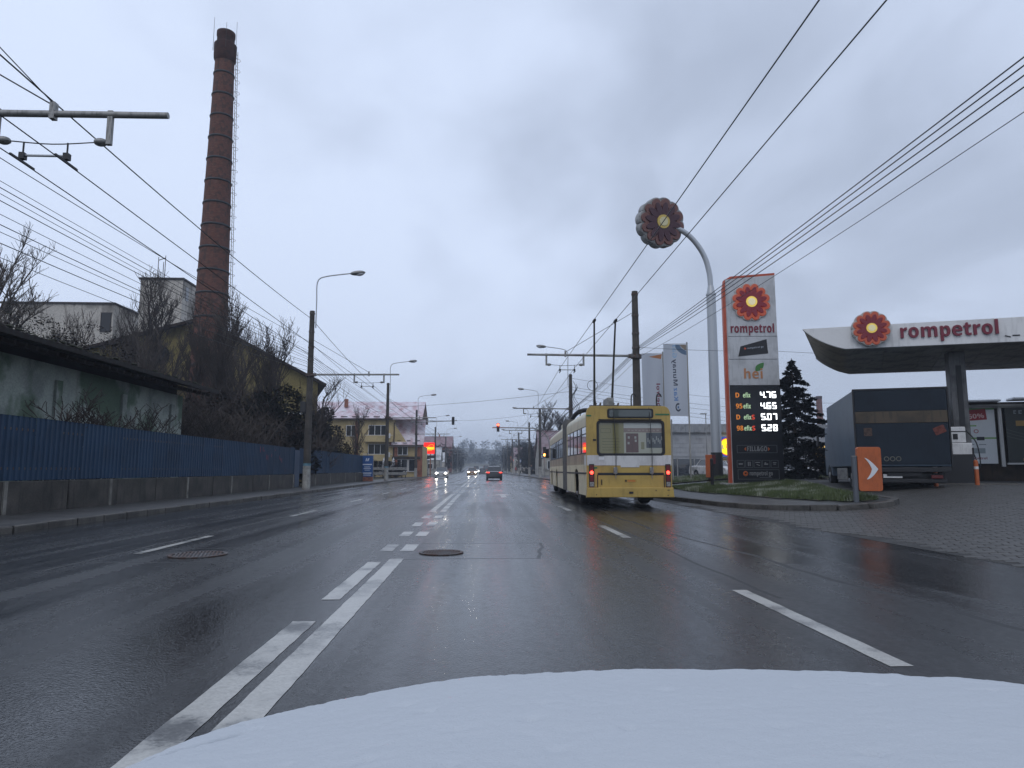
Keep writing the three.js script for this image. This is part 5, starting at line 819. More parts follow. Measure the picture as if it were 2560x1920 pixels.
{ // canopy, turned 18 degrees
  const turn = -rad(18), t = thing('station_canopy', 'white fuel station canopy with red flower and maroon lettering', 'canopy', P(11.75, 0, 22.2), turn);
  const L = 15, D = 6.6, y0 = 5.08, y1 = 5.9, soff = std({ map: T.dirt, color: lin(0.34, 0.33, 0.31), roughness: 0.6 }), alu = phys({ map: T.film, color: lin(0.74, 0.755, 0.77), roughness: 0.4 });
  const fp = new THREE.Shape(); fp.moveTo(-1.05, y1 - 0.12); fp.quadraticCurveTo(-0.55, y0 + 0.2, 0.2, y0); fp.lineTo(L, y0); fp.lineTo(L, y1); fp.lineTo(-1.05, y1 - 0.1); fp.closePath();
  obj('fascia', extr(fp, 0.08, 0.01), alu, t, 3); const shear = (g) => g.applyMatrix4(new THREE.Matrix4().set(1, 0, -0.2, 0, 0, 1, 0, 0, 0, 0, 1, 0, 0, 0, 0, 1));
  obj('fascia', extr(fp, 0.08, 0.01).translate(0.2 * D, 0, -D), alu, t, 3);
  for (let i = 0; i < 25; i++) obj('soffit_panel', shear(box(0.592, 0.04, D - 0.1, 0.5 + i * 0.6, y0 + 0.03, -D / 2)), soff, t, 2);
  const cp = []; for (let i = 0; i <= 10; i++) { const q = i / 10; cp.push([lerp(-1.03, 0.2, q), lerp(y1 - 0.12, y0 + 0.02, 1 - (1 - q) ** 1.8)]); }
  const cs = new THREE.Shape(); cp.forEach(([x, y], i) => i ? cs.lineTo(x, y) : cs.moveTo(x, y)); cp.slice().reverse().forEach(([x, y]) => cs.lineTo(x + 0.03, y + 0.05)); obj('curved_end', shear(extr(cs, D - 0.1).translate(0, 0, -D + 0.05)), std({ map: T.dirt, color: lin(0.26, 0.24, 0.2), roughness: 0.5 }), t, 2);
  obj('roof_deck', shear(box(L - 0.2, 0.08, D - 0.1, L / 2 + 0.3, y1 - 0.35, -D / 2)), M.galv, t, 2);
  const em = new THREE.Group(); em.name = 'emblem_mount'; em.position.set(0.98, y0 + 0.60, 0.26); t.add(em); flower(em, 0.57, 0.7, 0.16);
  obj('lettering', letters('rompetrol', 0.44, 0.06, 2.75).translate(1.85, y0 + 0.26, 0.1), maroon, t);
  obj('small_mark', [box(0.16, 0.035, 0.01, 4.85, y0 + 0.17, 0.1, 0, 0, -0.3), box(0.2, 0.04, 0.01, 5.08, y0 + 0.19, 0.1)], M.black, t);
  for (const x of [3.9, 11.2]) { const c = obj('column', rbox(0.5, y0 - 0.45, 0.42, 0.03, x, (y0 + 0.45) / 2, -1.7), std({ map: T.dirt, color: lin(0.13, 0.135, 0.145), roughness: 0.45, metalness: 0.2 }), t, 1.5); obj('column_panel', box(0.16, 3.4, 0.02, x + 0.02, 2.9, -1.48), M.black, c); }
}
{ // shop with poster boards behind the pumps
  const t = thing('station_shop', 'station shop wall with white and dark poster boards under a snowy roof edge', 'building', P(19.0, 0.6, 28.6), -rad(18));
  obj('wall', box(14, 3.1, 0.3, 7, 1.55, -0.4), std({ map: T.conc, color: lin(0.12, 0.085, 0.06), roughness: 0.8 }), t, 2); obj('side_wall', box(0.3, 3.1, 6, 0.15, 1.55, -3.55), M.concrete, t, 2); obj('roof', box(14.4, 0.2, 7, 7, 3.2, -3.4), M.darkRoof, t, 2); obj('snow_edge', [rbox(2.4, 0.1, 0.7, 0.04, 1.3, 3.36, 0), rbox(11, 0.12, 0.7, 0.05, 8.4, 3.42, 0)], M.snow, t);
  obj('eaves', box(14.4, 0.14, 0.4, 7, 3.14, -0.05), M.galv, t);
  const p1 = canvasTex(512, 640, (g, w, h) => { g.fillStyle = '#e4e8ea'; g.fillRect(0, 0, w, h); g.fillStyle = '#5f8f55'; g.fillRect(0, 0, w, h * 0.05); g.fillRect(w * 0.05, h * 0.07, w * 0.35, h * 0.04); g.fillStyle = '#a01f2c'; g.save(); g.translate(w * 0.62, h * 0.14); g.rotate(-0.08); g.fillRect(-w * 0.22, -h * 0.09, w * 0.46, h * 0.19); g.fillStyle = '#e3c6c4'; g.font = 'bold 72px sans-serif'; g.fillText('-60%', -w * 0.12, h * 0.065); g.restore(); g.fillStyle = '#7fae62'; g.fillRect(w * 0.02, h * 0.32, w * 0.66, h * 0.025); g.fillRect(w * 0.4, h * 0.54, w * 0.6, h * 0.028); g.fillStyle = '#20242a'; g.fillRect(w * 0.44, h * 0.53, w * 0.13, h * 0.07); g.fillRect(w * 0.67, h * 0.53, w * 0.13, h * 0.06); g.strokeStyle = '#b56a6a'; g.lineWidth = 8; g.beginPath(); g.arc(w * 0.67, h * 0.43, 18, 0, 7); g.stroke(); g.fillStyle = '#9da7ab'; g.fillRect(w * 0.3, h * 0.73, w * 0.5, h * 0.09); g.fillStyle = '#b34a2a'; g.beginPath(); g.arc(w * 0.4, h * 0.91, 20, 0, 7); g.fill(); g.fillStyle = '#8d3a45'; g.font = 'bold 36px sans-serif'; g.fillText('rompetrol', w * 0.48, h * 0.925); g.fillStyle = '#7d878c'; for (let k = 0; k < 4; k++) g.fillRect(w * (0.1 + 0.2 * k), h * 0.66, w * 0.12, 7); });
  const p2 = canvasTex(512, 640, (g, w, h) => { g.fillStyle = '#1b2420'; g.fillRect(0, 0, w, h); g.fillStyle = '#8d969c'; for (const [x, q] of [[0.12, 0.05], [0.19, 0.06], [0.32, 0.07], [0.42, 0.05], [0.5, 0.07], [0.6, 0.05]]) { g.fillRect(w * x, h * 0.1, w * q * 0.8, h * 0.022); g.fillRect(w * x, h * 0.1, w * 0.016, h * 0.06); g.fillRect(w * x, h * 0.145, w * q * 0.7, h * 0.018); } g.fillStyle = '#a5803c'; g.fillRect(w * 0.14, h * 0.28, w * 0.5, h * 0.09); g.strokeStyle = '#4b5852'; g.lineWidth = 5; for (let k = 0; k < 3; k++) { g.beginPath(); g.moveTo(0, h * (0.42 + 0.06 * k)); g.quadraticCurveTo(w * 0.4, h * (0.6 + 0.05 * k), w, h * 0.66); g.stroke(); } g.fillStyle = '#8e6d2c'; g.fillRect(w * 0.2, h * 0.92, w * 0.2, h * 0.04); });
  obj('poster', box(2.15, 2.35, 0.05, 1.25, 1.95, 0.0), std({ map: p1, roughness: 0.4 }), t).userData.label = 'white sale poster with a red tag';
  obj('poster', box(2.6, 2.4, 0.05, 4.0, 2.0, 0.0), std({ map: p2, roughness: 0.3 }), t).userData.label = 'dark green poster at the right edge';
  obj('poster_frame', [box(0.12, 2.6, 0.1, 2.5, 1.95, 0.05), box(2.7, 0.07, 0.1, 4.0, 0.77, 0.02)], M.white, t);
}
{ // fuel pump
  const t = thing('fuel_pump', 'white and black fuel pump beside the canopy column', 'fuel pump', P(14.95, 0.66, 21.5), -rad(18));
  obj('cabinet', rbox(0.95, 0.95, 0.5, 0.04, 0, 0.48, 0), M.black, t); obj('white_cladding', rbox(0.86, 0.5, 0.46, 0.03, 0.02, 1.05, 0.0), M.white, t, 1); obj('display_head', rbox(0.6, 0.62, 0.4, 0.03, 0, 1.5, 0), M.white, t, 1); obj('screen', rbox(0.14, 0.18, 0.02, 0.01, 0.0, 1.5, 0.205), M.black, t); obj('trim', [box(0.62, 0.03, 0.42, 0, 1.3, 0), box(0.62, 0.03, 0.42, 0, 1.66, 0)], M.darkMetal, t);
  for (const s of [-1, 1]) { obj('nozzle', [rbox(0.06, 0.3, 0.12, 0.02, s * 0.45, 1.0, 0.18)], M.rubber, t); obj('hose', tube([new THREE.Vector3(s * 0.3, 1.75, 0.1), new THREE.Vector3(s * 0.56, 1.3, 0.22), new THREE.Vector3(s * 0.6, 0.5, 0.26), new THREE.Vector3(s * 0.47, 0.95, 0.22)], 0.018, 20, 6), M.rubber, t); }
  obj('island_plinth', rbox(2.8, 0.14, 1.2, 0.05, 0.2, -0.02, -0.1), M.kerb, t, 1.2);
}
[[13.55, 20.4, 'orange bollard right behind the dark truck'], [14.75, 20.3, 'orange bollard right of the fuel pump']].forEach(([x, d, l]) => { const t = thing('orange_bollard', l, 'bollard', P(x, 0.58, d), 0, 'orange bollards by the pump'); obj('tube', [cyl(0.06, 0.06, 0.78, 0, 0.39, 0, 14), xf(new THREE.SphereGeometry(0.06, 12, 6), 0, 0.78, 0)], orangeS, t); obj('reflective_band', cyl(0.063, 0.063, 0.08, 0, 0.6, 0, 14), M.white, t); });
{ // arrow sign
  const t = thing('arrow_sign', 'orange panel with a white arrow on a grey post at the forecourt entrance', 'sign', P(9.02, ty(9.0, 16.5) + 0.13, 16.6), -rad(6));
  obj('post', cyl(0.065, 0.065, 1.16, 0, 0.5, 0, 16), std({ color: lin(0.11, 0.12, 0.135), roughness: 0.4, metalness: 0.3 }), t); obj('post_cap', cyl(0.07, 0.07, 0.02, 0, 1.09, 0, 16), M.galv, t);
  const p = rr2(0.54, 1.04, 0.06); obj('panel', extr(p, 0.1, 0.01).translate(0.34, 0.78, -0.05), orangeS, t, 1);
  const ar = new THREE.Shape(); ar.moveTo(-0.14, 0.27); ar.quadraticCurveTo(-0.03, 0.25, 0.17, 0.0); ar.quadraticCurveTo(0.03, -0.22, -0.1, -0.25); ar.lineTo(-0.11, -0.24); ar.quadraticCurveTo(0.0, -0.12, 0.02, 0.0); ar.quadraticCurveTo(-0.02, 0.14, -0.14, 0.27); obj('white_arrow', extr(ar, 0.006).translate(0.36, 0.78, 0.062), M.whiteClean, t);
}
function rr2(w, h, r) { const p = new THREE.Shape(); p.moveTo(-w / 2 + r, -h / 2); p.lineTo(w / 2 - r, -h / 2); p.quadraticCurveTo(w / 2, -h / 2, w / 2, -h / 2 + r); p.lineTo(w / 2, h / 2 - r); p.quadraticCurveTo(w / 2, h / 2, w / 2 - r, h / 2); p.lineTo(-w / 2 + r, h / 2); p.quadraticCurveTo(-w / 2, h / 2, -w / 2, h / 2 - r); p.lineTo(-w / 2, -h / 2 + r); p.quadraticCurveTo(-w / 2, -h / 2, -w / 2 + r, -h / 2); return p; }
{ // plain orange post sign and black bollard behind the price sign
  const t = thing('direction_post', 'narrow orange direction post left of the tall sign column', 'sign', P(12.5, ty(12.5, 37.8) + 0.05, 38.1)); obj('panel', rbox(0.36, 1.25, 0.12, 0.03, 0, 0.75, 0), orangeS, t, 1); obj('panel_side', box(0.2, 0.5, 0.13, 0.26, 1.12, 0), redLens, t); obj('foot', cyl(0.05, 0.05, 0.2, 0, 0.1, 0, 10), M.darkMetal, t);
  const b = thing('black_bollard', 'slim black bollard on the grass left of the price sign', 'bollard', P(9.5, ty(9.5, 28.6) + 0.13, 28.6)); obj('tube', cyl(0.07, 0.065, 1.15, 0, 0.575, 0, 14), M.black, b); obj('cap', cyl(0.075, 0.04, 0.05, 0, 1.17, 0, 14), M.darkMetal, b);
}
// flags
function flag(x, d, h, fw, fh, kind, label) {
  const t = thing('banner_flag', label, 'flag', P(x, ty(x, d) + 0.05, d), 0, 'white banners at the station'); obj('mast', cyl(0.055, 0.04, h, 0, h / 2, 0, 12), M.poleWhite, t);
  const tx = canvasTex(256, 512, (g, w, hh) => {
    g.fillStyle = '#b9bec6'; g.fillRect(0, 0, w, hh);
    if (kind === 0) { g.fillStyle = '#5d7288'; g.beginPath(); g.moveTo(w * 0.5, 0); g.quadraticCurveTo(w * 0.62, hh * 0.13, w, hh * 0.15); g.lineTo(w, hh * 0.09); g.quadraticCurveTo(w * 0.75, hh * 0.06, w * 0.72, 0); g.fill(); g.fillStyle = '#86796a'; g.beginPath(); g.moveTo(w * 0.72, 0); g.quadraticCurveTo(w * 0.8, hh * 0.06, w, hh * 0.08); g.lineTo(w, 0); g.fill(); g.save(); g.translate(w * 0.42, hh * 0.8); g.rotate(-Math.PI / 2); g.scale(1, -1); g.font = 'bold 60px sans-serif'; g.fillStyle = '#5f83b5'; g.fillText('Kaz', 0, 0); g.fillStyle = '#3c4250'; g.fillText('Munay', 108, 0); g.fillStyle = '#8fb0cc'; g.fillText('Gaz', 310, 0); g.restore(); g.strokeStyle = '#3c4250'; g.lineWidth = 12; g.beginPath(); g.arc(w * 0.58, hh * 0.88, 24, 0.5, 5.2); g.stroke(); g.fillStyle = '#4f6f96'; g.beginPath(); g.arc(w * 0.58, hh * 0.88, 9, 0, 7); g.fill(); }
    else { g.fillStyle = '#a8714a'; g.beginPath(); g.moveTo(w * 0.35, hh * 0.04); g.lineTo(w, 0); g.lineTo(w * 0.95, hh * 0.07); g.fill(); g.save(); g.translate(w * 0.7, hh * 0.98); g.rotate(-Math.PI / 2); g.scale(1, -1); g.font = 'bold 60px sans-serif'; g.fillStyle = '#7b3a48'; g.fillText('rompetrol', 0, 0); g.restore(); }
  });
  const nx = 14, ny = 24, g = new THREE.PlaneGeometry(fw, fh, nx, ny), p = g.attributes.position; for (let i = 0; i < p.count; i++) { const u = (fw / 2 - p.getX(i)) / fw, v = (p.getY(i) + fh / 2) / fh; p.setZ(i, 0.10 * u * Math.sin(u * 5.5 + v * 2.2 + kind) + 0.06 * u * Math.sin(v * 6)); } g.translate(-fw / 2 - 0.05, h - fh / 2 - 0.15, 0); g.computeVertexNormals();
  obj('cloth', g, phys({ map: tx, roughness: 0.85, transmission: 0.25, thickness: 0 }), t); obj('top_rod', bar(new THREE.Vector3(-fw - 0.05, h - 0.14, 0), new THREE.Vector3(0.05, h - 0.1, 0), 0.015), M.galv, t);
}
flag(12.35, 41, 8.25, 1.42, 4.35, 0, 'white banner with vertical lettering on the front flagpole'); flag(11.25, 42.5, 8.0, 1.3, 4.5, 1, 'white banner partly hidden behind the front one'); flag(10.2 + 0.85, 40.2, 3.6, 0.3, 0.4, 2, 'shorter flagpole left of the banners with a rolled end');
conifer('fir_tree', 'dark fir tree right of the price sign', 16.75, 36.6, 6.5, 5.4, 601, darkFir, 0.65, null, 3);
// ---------------------------------------------------------------- store behind the station
{
  const t = thing('supermarket', 'long low grey clad store with dark shop windows behind the flagpoles', 'building', P(22, 0.28, 86)), W = 26, clad = std({ map: T.film, color: lin(0.36, 0.375, 0.40), roughness: 0.5 });
  obj('wall', box(W, 6, 20, W / 2, 3, -10.2), clad, t, 3); obj('roof_band', rbox(W + 0.6, 1.1, 20.6, 0.05, W / 2, 6.0, -10), std({ map: T.dirt, color: lin(0.30, 0.32, 0.35), roughness: 0.5 }), t, 3);
  for (let k = 0; k < 6; k++) obj('cladding_panel', box(W - 0.1, 0.52, 0.06, W / 2, 2.75 + k * 0.55, -0.14), clad, t, 3);
  for (let k = 0; k < 12; k++) { const w = obj('shop_window', box(1.95, 2.1, 0.06, 1.2 + k * 2.14, 1.15, -0.14), M.glass, t); obj('mullion', box(0.14, 2.2, 0.1, 2.27 + k * 2.14, 1.15, -0.12), M.galv, w); }
  const lg = canvasTex(256, 256, (g) => { g.fillStyle = '#23408c'; g.fillRect(0, 0, 256, 256); g.fillStyle = '#d9242b'; g.beginPath(); g.arc(128, 128, 112, 0, 7); g.fill(); g.fillStyle = '#ffe500'; g.beginPath(); g.arc(128, 128, 103, 0, 7); g.fill(); g.font = 'bold 66px sans-serif'; g.fillStyle = '#23408c'; g.fillText('L', 52, 152); g.fillText('DL', 128, 152); g.fillStyle = '#d9242b'; g.fillText('i', 100, 148); });
  obj('lit_logo_sign', box(2.5, 2.5, 0.2, 8.6, 3.7, 0.1), std({ map: lg, emissiveMap: lg, emissive: lin(1, 1, 1), emissiveIntensity: 0.9, roughness: 0.4 }), t).userData.label = 'lit square sign, yellow disc on blue';
  const pl = new THREE.PointLight(0xffd040, 1.5); pl.position.set(8.6, 3.7, 1.0); t.add(pl);
}
[[17.5, 70, 6.6], [21.5, 66, 6.2]].forEach(([x, d, h], i) => { const t = thing('car_park_lamp', ['slim car park lamp just right of the trolleybus', 'slim car park lamp behind the flagpoles'][i], 'street lamp', P(x, 0.3, d), 0, 'car park lamps'); obj('mast', cyl(0.06, 0.04, h, 0, h / 2, 0, 10), M.galv, t); obj('lamp_head', rbox(0.6, 0.08, 0.25, 0.03, -0.2, h, 0), M.galv, t); });
{ const t = thing('billboard', 'small yellow lit shop display behind the fir tree', 'sign', P(35.2, 0.3, 70)); obj('lit_panel', box(2.4, 1.7, 0.2, 0, 2.4, 0), glow(1, 0.62, 0.12, 0.9), t); obj('legs', [box(0.12, 1.6, 0.12, -0.9, 0.8, 0), box(0.12, 1.6, 0.12, 0.9, 0.8, 0)], M.galv, t); }
{ const t = thing('far_chimney', 'slim pale brick chimney far behind the fir tree', 'chimney', P(99.2, 0, 200)); obj('shaft', cyl(1.15, 0.8, 22.5, 0, 11.2, 0, 20), std({ map: T.brick, color: lin(0.75, 0.62, 0.52), roughness: 0.9 }), t, 2); obj('rim', cyl(0.9, 0.9, 0.8, 0, 22.3, 0, 20), M.soot, t, 2); }
// ---------------------------------------------------------------- left side farther on
{
  const t = thing('info_board', 'blue signboard with white lettering at the end of the fence', 'sign', P(-10.2, 0.12, 62.5));
  const tx = canvasTex(256, 512, (g, w, h) => { g.fillStyle = '#24538f'; g.fillRect(0, 0, w, h); g.fillStyle = '#d8dde2'; g.font = 'bold italic 96px sans-serif'; g.fillText('M', 76, 130); g.fillRect(24, 196, 208, 26); g.fillRect(60, 262, 136, 14); g.fillRect(46, 300, 164, 14); g.fillRect(70, 338, 120, 12); g.fillRect(30, 402, 196, 24); g.fillRect(44, 452, 168, 16); });
  obj('panel', box(1.0, 1.9, 0.06, 0, 1.3, 0), std({ map: tx, roughness: 0.45 }), t); obj('frame', [box(1.06, 0.05, 0.08, 0, 2.27, 0), box(0.05, 1.9, 0.08, -0.52, 1.3, 0), box(0.05, 1.9, 0.08, 0.52, 1.3, 0)], M.galv, t); obj('foot', box(1.0, 0.4, 0.2, 0, 0.2, 0), M.terracotta, t, 1);
}
function houseWindow(parent, x, y, z, w, h, n = 2) { const o = obj('window', box(w, h, 0.05, x, y, z), carGlass, parent); const gs = [box(w + 0.1, 0.08, 0.1, x, y + h / 2, z), box(w + 0.1, 0.08, 0.14, x, y - h / 2, z)]; for (let i = 0; i <= n; i++) gs.push(box(0.08, h, 0.1, x - w / 2 + w * i / n, y, z)); obj('frame', gs, M.whiteClean, o); return o; }
{
  const t = thing('hotel', 'yellow three-storey hotel with red roof dusted with snow', 'building', P(-21.5, 0.1, 101));
  const S = 0.02;
  obj('wall', box(14, 8.3, 10, 1.6, 4.15, -5), M.hotelWall, t, 4);           // main wing x -5.4..8.6
  obj('wing_wall', box(4.3, 4.5, 9.9, 10.6, 2.25, -5.1), M.hotelWall, t, 4); // lower right part
  const main = new THREE.Shape([new THREE.Vector2(0.5, 8.25), new THREE.Vector2(-5, 11.2), new THREE.Vector2(-10.5, 8.25)].map((v) => v));
  obj('roof', box(19, 0.16, 6.4, 3.3, 9.75, -2.3, 0.49 + 0.0), M.roofSnow, t, 5); obj('roof_back', box(19, 0.16, 6.4, 3.3, 9.75, -7.9, -0.49), M.roofSnow, t, 5);
  obj('wing_roof', box(4.9, 0.16, 5.2, 10.6, 6.35, 0.0 - 1.2, 0.86), M.roofSnow, t, 5); obj('wing_front', extr(shapeOf([[8.4, 4.4], [10.9, 4.4], [8.4, 8.2]]), 0.2).translate(0, 0, -0.15), M.hotelWall, t, 4);
  obj('verge_board', box(0.14, 0.3, 4.6, 8.3, 6.4, -0.9, 0.86), M.terracotta, t); obj('eaves_gutter', [box(13.9, 0.18, 0.2, 1.6, 8.28, 0.6), box(4.9, 0.14, 0.2, 10.6, 4.5, 0.6)], M.darkRoof, t);
  for (let k = 0; k < 9; k++) obj('snow_guard', box(0.9, 0.12, 0.1, -4.6 + k * 1.55, 8.62, 0.35), M.darkRoof, t); for (let k = 0; k < 6; k++) obj('snow_guard', box(0.55, 0.1, 0.1, 9 + (k % 3) * 1.35 + (k > 2 ? 0.5 : 0), k > 2 ? 5.2 : 4.85, k > 2 ? 0.0 : 0.42), M.black, t);
  for (let k = 0; k < 8; k++) obj('skylight', box(0.62, 0.06, 0.5, -4 + k * 1.7, 9.72, -2.0, 0.49), M.whiteClean, t);
  for (const y of [6.6, 3.9]) { houseWindow(t, 6.4, y, S, 2.6, 1.6, 3); if (y > 5) houseWindow(t, 2.6, y, S, 1.4, 1.5, 2); houseWindow(t, -1.6, y, S, 2.2, 1.6, 3); const b = obj('balcony', [box(4.0, 0.14, 1.0, 6.6, y - 1.55, 0.5), box(4.0, 0.85, 0.08, 6.6, y - 1.1, 0.98)], M.hotelWall, t, 3); obj('rail', [box(4.05, 0.06, 0.1, 6.6, y - 0.66, 0.98)], M.whiteClean, b); obj('side_unit', rbox(0.7, 0.7, 0.3, 0.03, 8.0, y - 0.75, 1.15), M.white, b); }
  houseWindow(t, 10.0, 3.75, S, 1.4, 1.2, 2);
  obj('corner_pier', [box(0.5, 8, 0.12, 3.4, 4, 0.05), box(0.6, 4.4, 0.14, 9.0, 2.2, 0.06)], M.terracotta, t, 2); obj('downpipe', cyl(0.07, 0.07, 7.6, 8.75, 4, 0.15, 8), M.darkRoof, t); obj('end_pier', box(0.7, 4.4, 0.2, 12.5, 2.2, 0.06), M.terracotta, t, 2);
  obj('ground_floor_band', box(17.9, 0.4, 0.2, 3.6, 2.72, 0.1), M.darkRoof, t, 2);
  for (let k = 0; k < 9; k++) houseWindow(t, -4.2 + k * 1.95 + (k > 6 ? 0.4 : 0), 1.65, 0.06, 1.75, 1.7, 2);
  obj('chimney_stack', box(0.5, 1.2, 0.5, 1.2, 10.9, -3), M.terracotta, t);
}
{ // terrace hedge, rail and a low white wall
  const t = thing('guard_rail', 'grey double guard rail before the hotel', 'railing', P(-15.6, 0.1, 86)); for (const y of [0.55, 1.15]) obj('rail', rbox(9.6, 0.32, 0.08, 0.03, 1.6, y, 0), M.galv, t, 1); for (let k = 0; k < 5; k++) obj('post', box(0.1, 1.3, 0.1, -3 + k * 2.3, 0.65, -0.06), M.darkMetal, t);
  [[-16.8, 92, 1], [-14.3, 92.5, 2], [-12.4, 92, 3], [-11.2, 91, 4]].forEach(([x, d, k]) => bush('terrace_shrub', ['', 'small dark shrub at the hotel terrace, leftmost of four', 'second dark shrub from the left at the hotel terrace', 'third dark shrub from the left at the hotel terrace', 'dark shrub at the right end of the hotel terrace'][k], x, d, 2.6, 1.8, 1500, 700 + k, ivyCol.concat(evergreen), 0.09, 0.05, 'shrubs at the hotel terrace'));
  [[-14.9, 94], [-13.2, 94.3], [-11.9, 94]].forEach(([x, d], i) => { const p = thing('closed_parasol', ['leftmost folded cream parasol before the hotel', 'middle folded cream parasol before the hotel', 'rightmost folded cream parasol before the hotel'][i], 'parasol', P(x, 0.1, d), 0, 'folded parasols'); obj('pole', cyl(0.04, 0.04, 2.6, 0, 1.3, 0, 8), M.galv, p); obj('folded_cloth', new THREE.LatheGeometry([[0.05, 0.6], [0.28, 0.7], [0.22, 1.5], [0.14, 2.3], [0.04, 2.65]].map(([a, b]) => new THREE.Vector2(a, b)), 12), M.whiteClean, p); });
}
{ // bus shelter
  const t = thing('bus_shelter', 'small dark bus shelter beside the person in the yellow vest', 'shelter', P(-9.9, 0.12, 112)); obj('roof', box(2.6, 0.14, 3.4, 0.2, 2.7, 0, 0, 0, 0.1), M.darkMetal, t); obj('back_wall', box(0.08, 2.5, 3, -0.9, 1.3, 0), carGlass, t); obj('side_wall', box(1.4, 2.3, 0.08, -0.2, 1.3, -1.4), carGlass, t); for (const z of [-1.4, 1.4]) obj('post', cyl(0.05, 0.05, 2.6, 1.1, 1.3, z, 8), M.darkMetal, t); obj('bench', box(0.4, 0.08, 2.2, -0.6, 0.5, 0), M.terracotta, t);
}
{ // lit red and yellow sign
  const t = thing('neon_sign', 'glowing red and yellow sign on a post at the left', 'sign', P(-9.7, 0.12, 124));
  const tx = canvasTex(256, 256, (g) => { g.fillStyle = '#ff1e12'; g.fillRect(0, 0, 256, 256); g.fillStyle = '#ffd60a'; g.fillRect(40, 100, 206, 60); g.strokeStyle = '#ffb000'; g.lineWidth = 10; g.beginPath(); g.moveTo(100, 90); g.quadraticCurveTo(170, 20, 236, 60); g.lineTo(236, 100); g.stroke(); g.beginPath(); g.moveTo(60, 190); g.lineTo(200, 174); g.stroke(); });
  obj('lit_panel_sign', rbox(1.95, 2.0, 0.25, 0.08, 0.25, 4.8, 0), std({ map: tx, emissiveMap: tx, emissive: lin(1, 1, 1), emissiveIntensity: 0.95, roughness: 0.4 }), t); obj('back_panel', box(0.5, 2.0, 0.3, -1.05, 4.8, -0.1), std({ color: lin(0.03, 0.01, 0.012) }), t); obj('post', [cyl(0.12, 0.12, 3.9, -0.6, 1.95, 0, 10), cyl(0.1, 0.1, 3.9, 0.5, 1.95, 0, 10)], M.terracotta, t); obj('lower_board', box(2.2, 0.5, 0.2, 0.3, 3.3, 0), M.darkMetal, t);
  const pl = new THREE.PointLight(0xff4020, 3); pl.position.set(0.2, 4.8, 0.6); t.add(pl);
}
function house(name, label, x, d, w, dep, h, rh, wall, roof, opts = {}) {
  const t = thing(name, label, 'house', P(x, profile(d) + 0.1, d), opts.turn ?? 0, opts.group);
  if (opts.gable) obj('wall', extr(shapeOf([[-w / 2, 0], [w / 2, 0], [w / 2, h], [0, h + rh], [-w / 2, h]]), dep).translate(0, 0, -dep), wall, t, 4); else { obj('wall', box(w, h, dep, 0, h / 2, -dep / 2), wall, t, 4); }
  const L = Math.hypot(opts.gable ? w / 2 : dep / 2, rh) + 0.4, an = Math.atan2(rh, opts.gable ? w / 2 : dep / 2);
  for (const s of [-1, 1]) obj('roof', opts.gable ? box(L, 0.14, dep + 0.5, s * w / 4, h + rh / 2 + 0.07, -dep / 2, 0, 0, -s * an) : box(w + 0.5, 0.14, L, 0, h + rh / 2 + 0.07, -dep / 2 + s * dep / 4, s * an), roof, t, 5);
  if (!opts.gable) obj('gable_wall', extr(shapeOf([[0, h], [dep, h], [dep / 2, h + rh - 0.1]]), w - 0.1).rotateY(Math.PI / 2).translate(-w / 2 + 0.05, 0, 0), wall, t, 4);
  for (const [wx, wy, ww, wh] of opts.windows ?? []) houseWindow(t, wx, wy, 0.02, ww, wh, 2);
  obj('chimney_stack', box(0.5, 1.4, 0.5, w * 0.2, h + rh + 0.2, -dep / 2), M.terracotta, t, 2);
  return t;
}
const whiteWall = std({ map: T.plaster, color: lin(0.62, 0.62, 0.6), roughness: 0.9 }), brownRoof = std({ map: T.roofsnow, color: lin(0.35, 0.3, 0.3), roughness: 0.8 }), snowRoof = std({ map: T.dirt, color: lin(0.62, 0.65, 0.70), roughness: 0.8 }), redBrickWall = std({ map: T.brick, color: lin(0.75, 0.6, 0.6), roughness: 0.9 });
house('low_house', 'low white house with a snowy roof beyond the red lit sign', -14.2, 172, 7.5, 9, 3.4, 3.0, whiteWall, snowRoof, { windows: [[-1.6, 1.9, 1.2, 1.2], [1.4, 1.9, 1.2, 1.2]] });
house('low_house', 'grey house with a snowy roof, second beyond the red lit sign', -13.6, 196, 6, 9, 3.2, 2.6, M.plaster, snowRoof, { windows: [[0, 1.8, 1.3, 1.2]] });
house('brick_building', 'dark red brick building with a red roof far along on the left', -20, 262, 17, 14, 9.5, 4, redBrickWall, std({ map: T.roofsnow, color: lin(0.4, 0.3, 0.3), roughness: 0.8 }), { windows: [[-5, 6.5, 1.5, 2], [-1, 6.5, 1.5, 2], [3, 6.5, 1.5, 2], [6.4, 6.5, 1.5, 2]] });
house('far_house', 'pale far house with a red roof right of the brick building', -16, 330, 8, 10, 6, 3, whiteWall, M.terracotta, {});
house('roadside_house', 'white house with a streaky brown roof left of the trolleybus', 12.6, 112, 6.4, 12, 3.2, 4.2, whiteWall, brownRoof, { gable: false, turn: 0.0, windows: [[-1.6, 1.8, 1.1, 1.3], [1.2, 1.8, 1.1, 1.3]] });
house('far_house', 'pale house far along on the right', 14, 205, 9, 9, 4.5, 3, M.plaster, brownRoof, { windows: [[-2, 2.4, 1.2, 1.3], [2, 2.4, 1.2, 1.3]] });
house('far_house', 'low house far along on the right, behind the street lamps', 15, 255, 9, 9, 4, 3, M.hotelWall, M.terracotta, {});
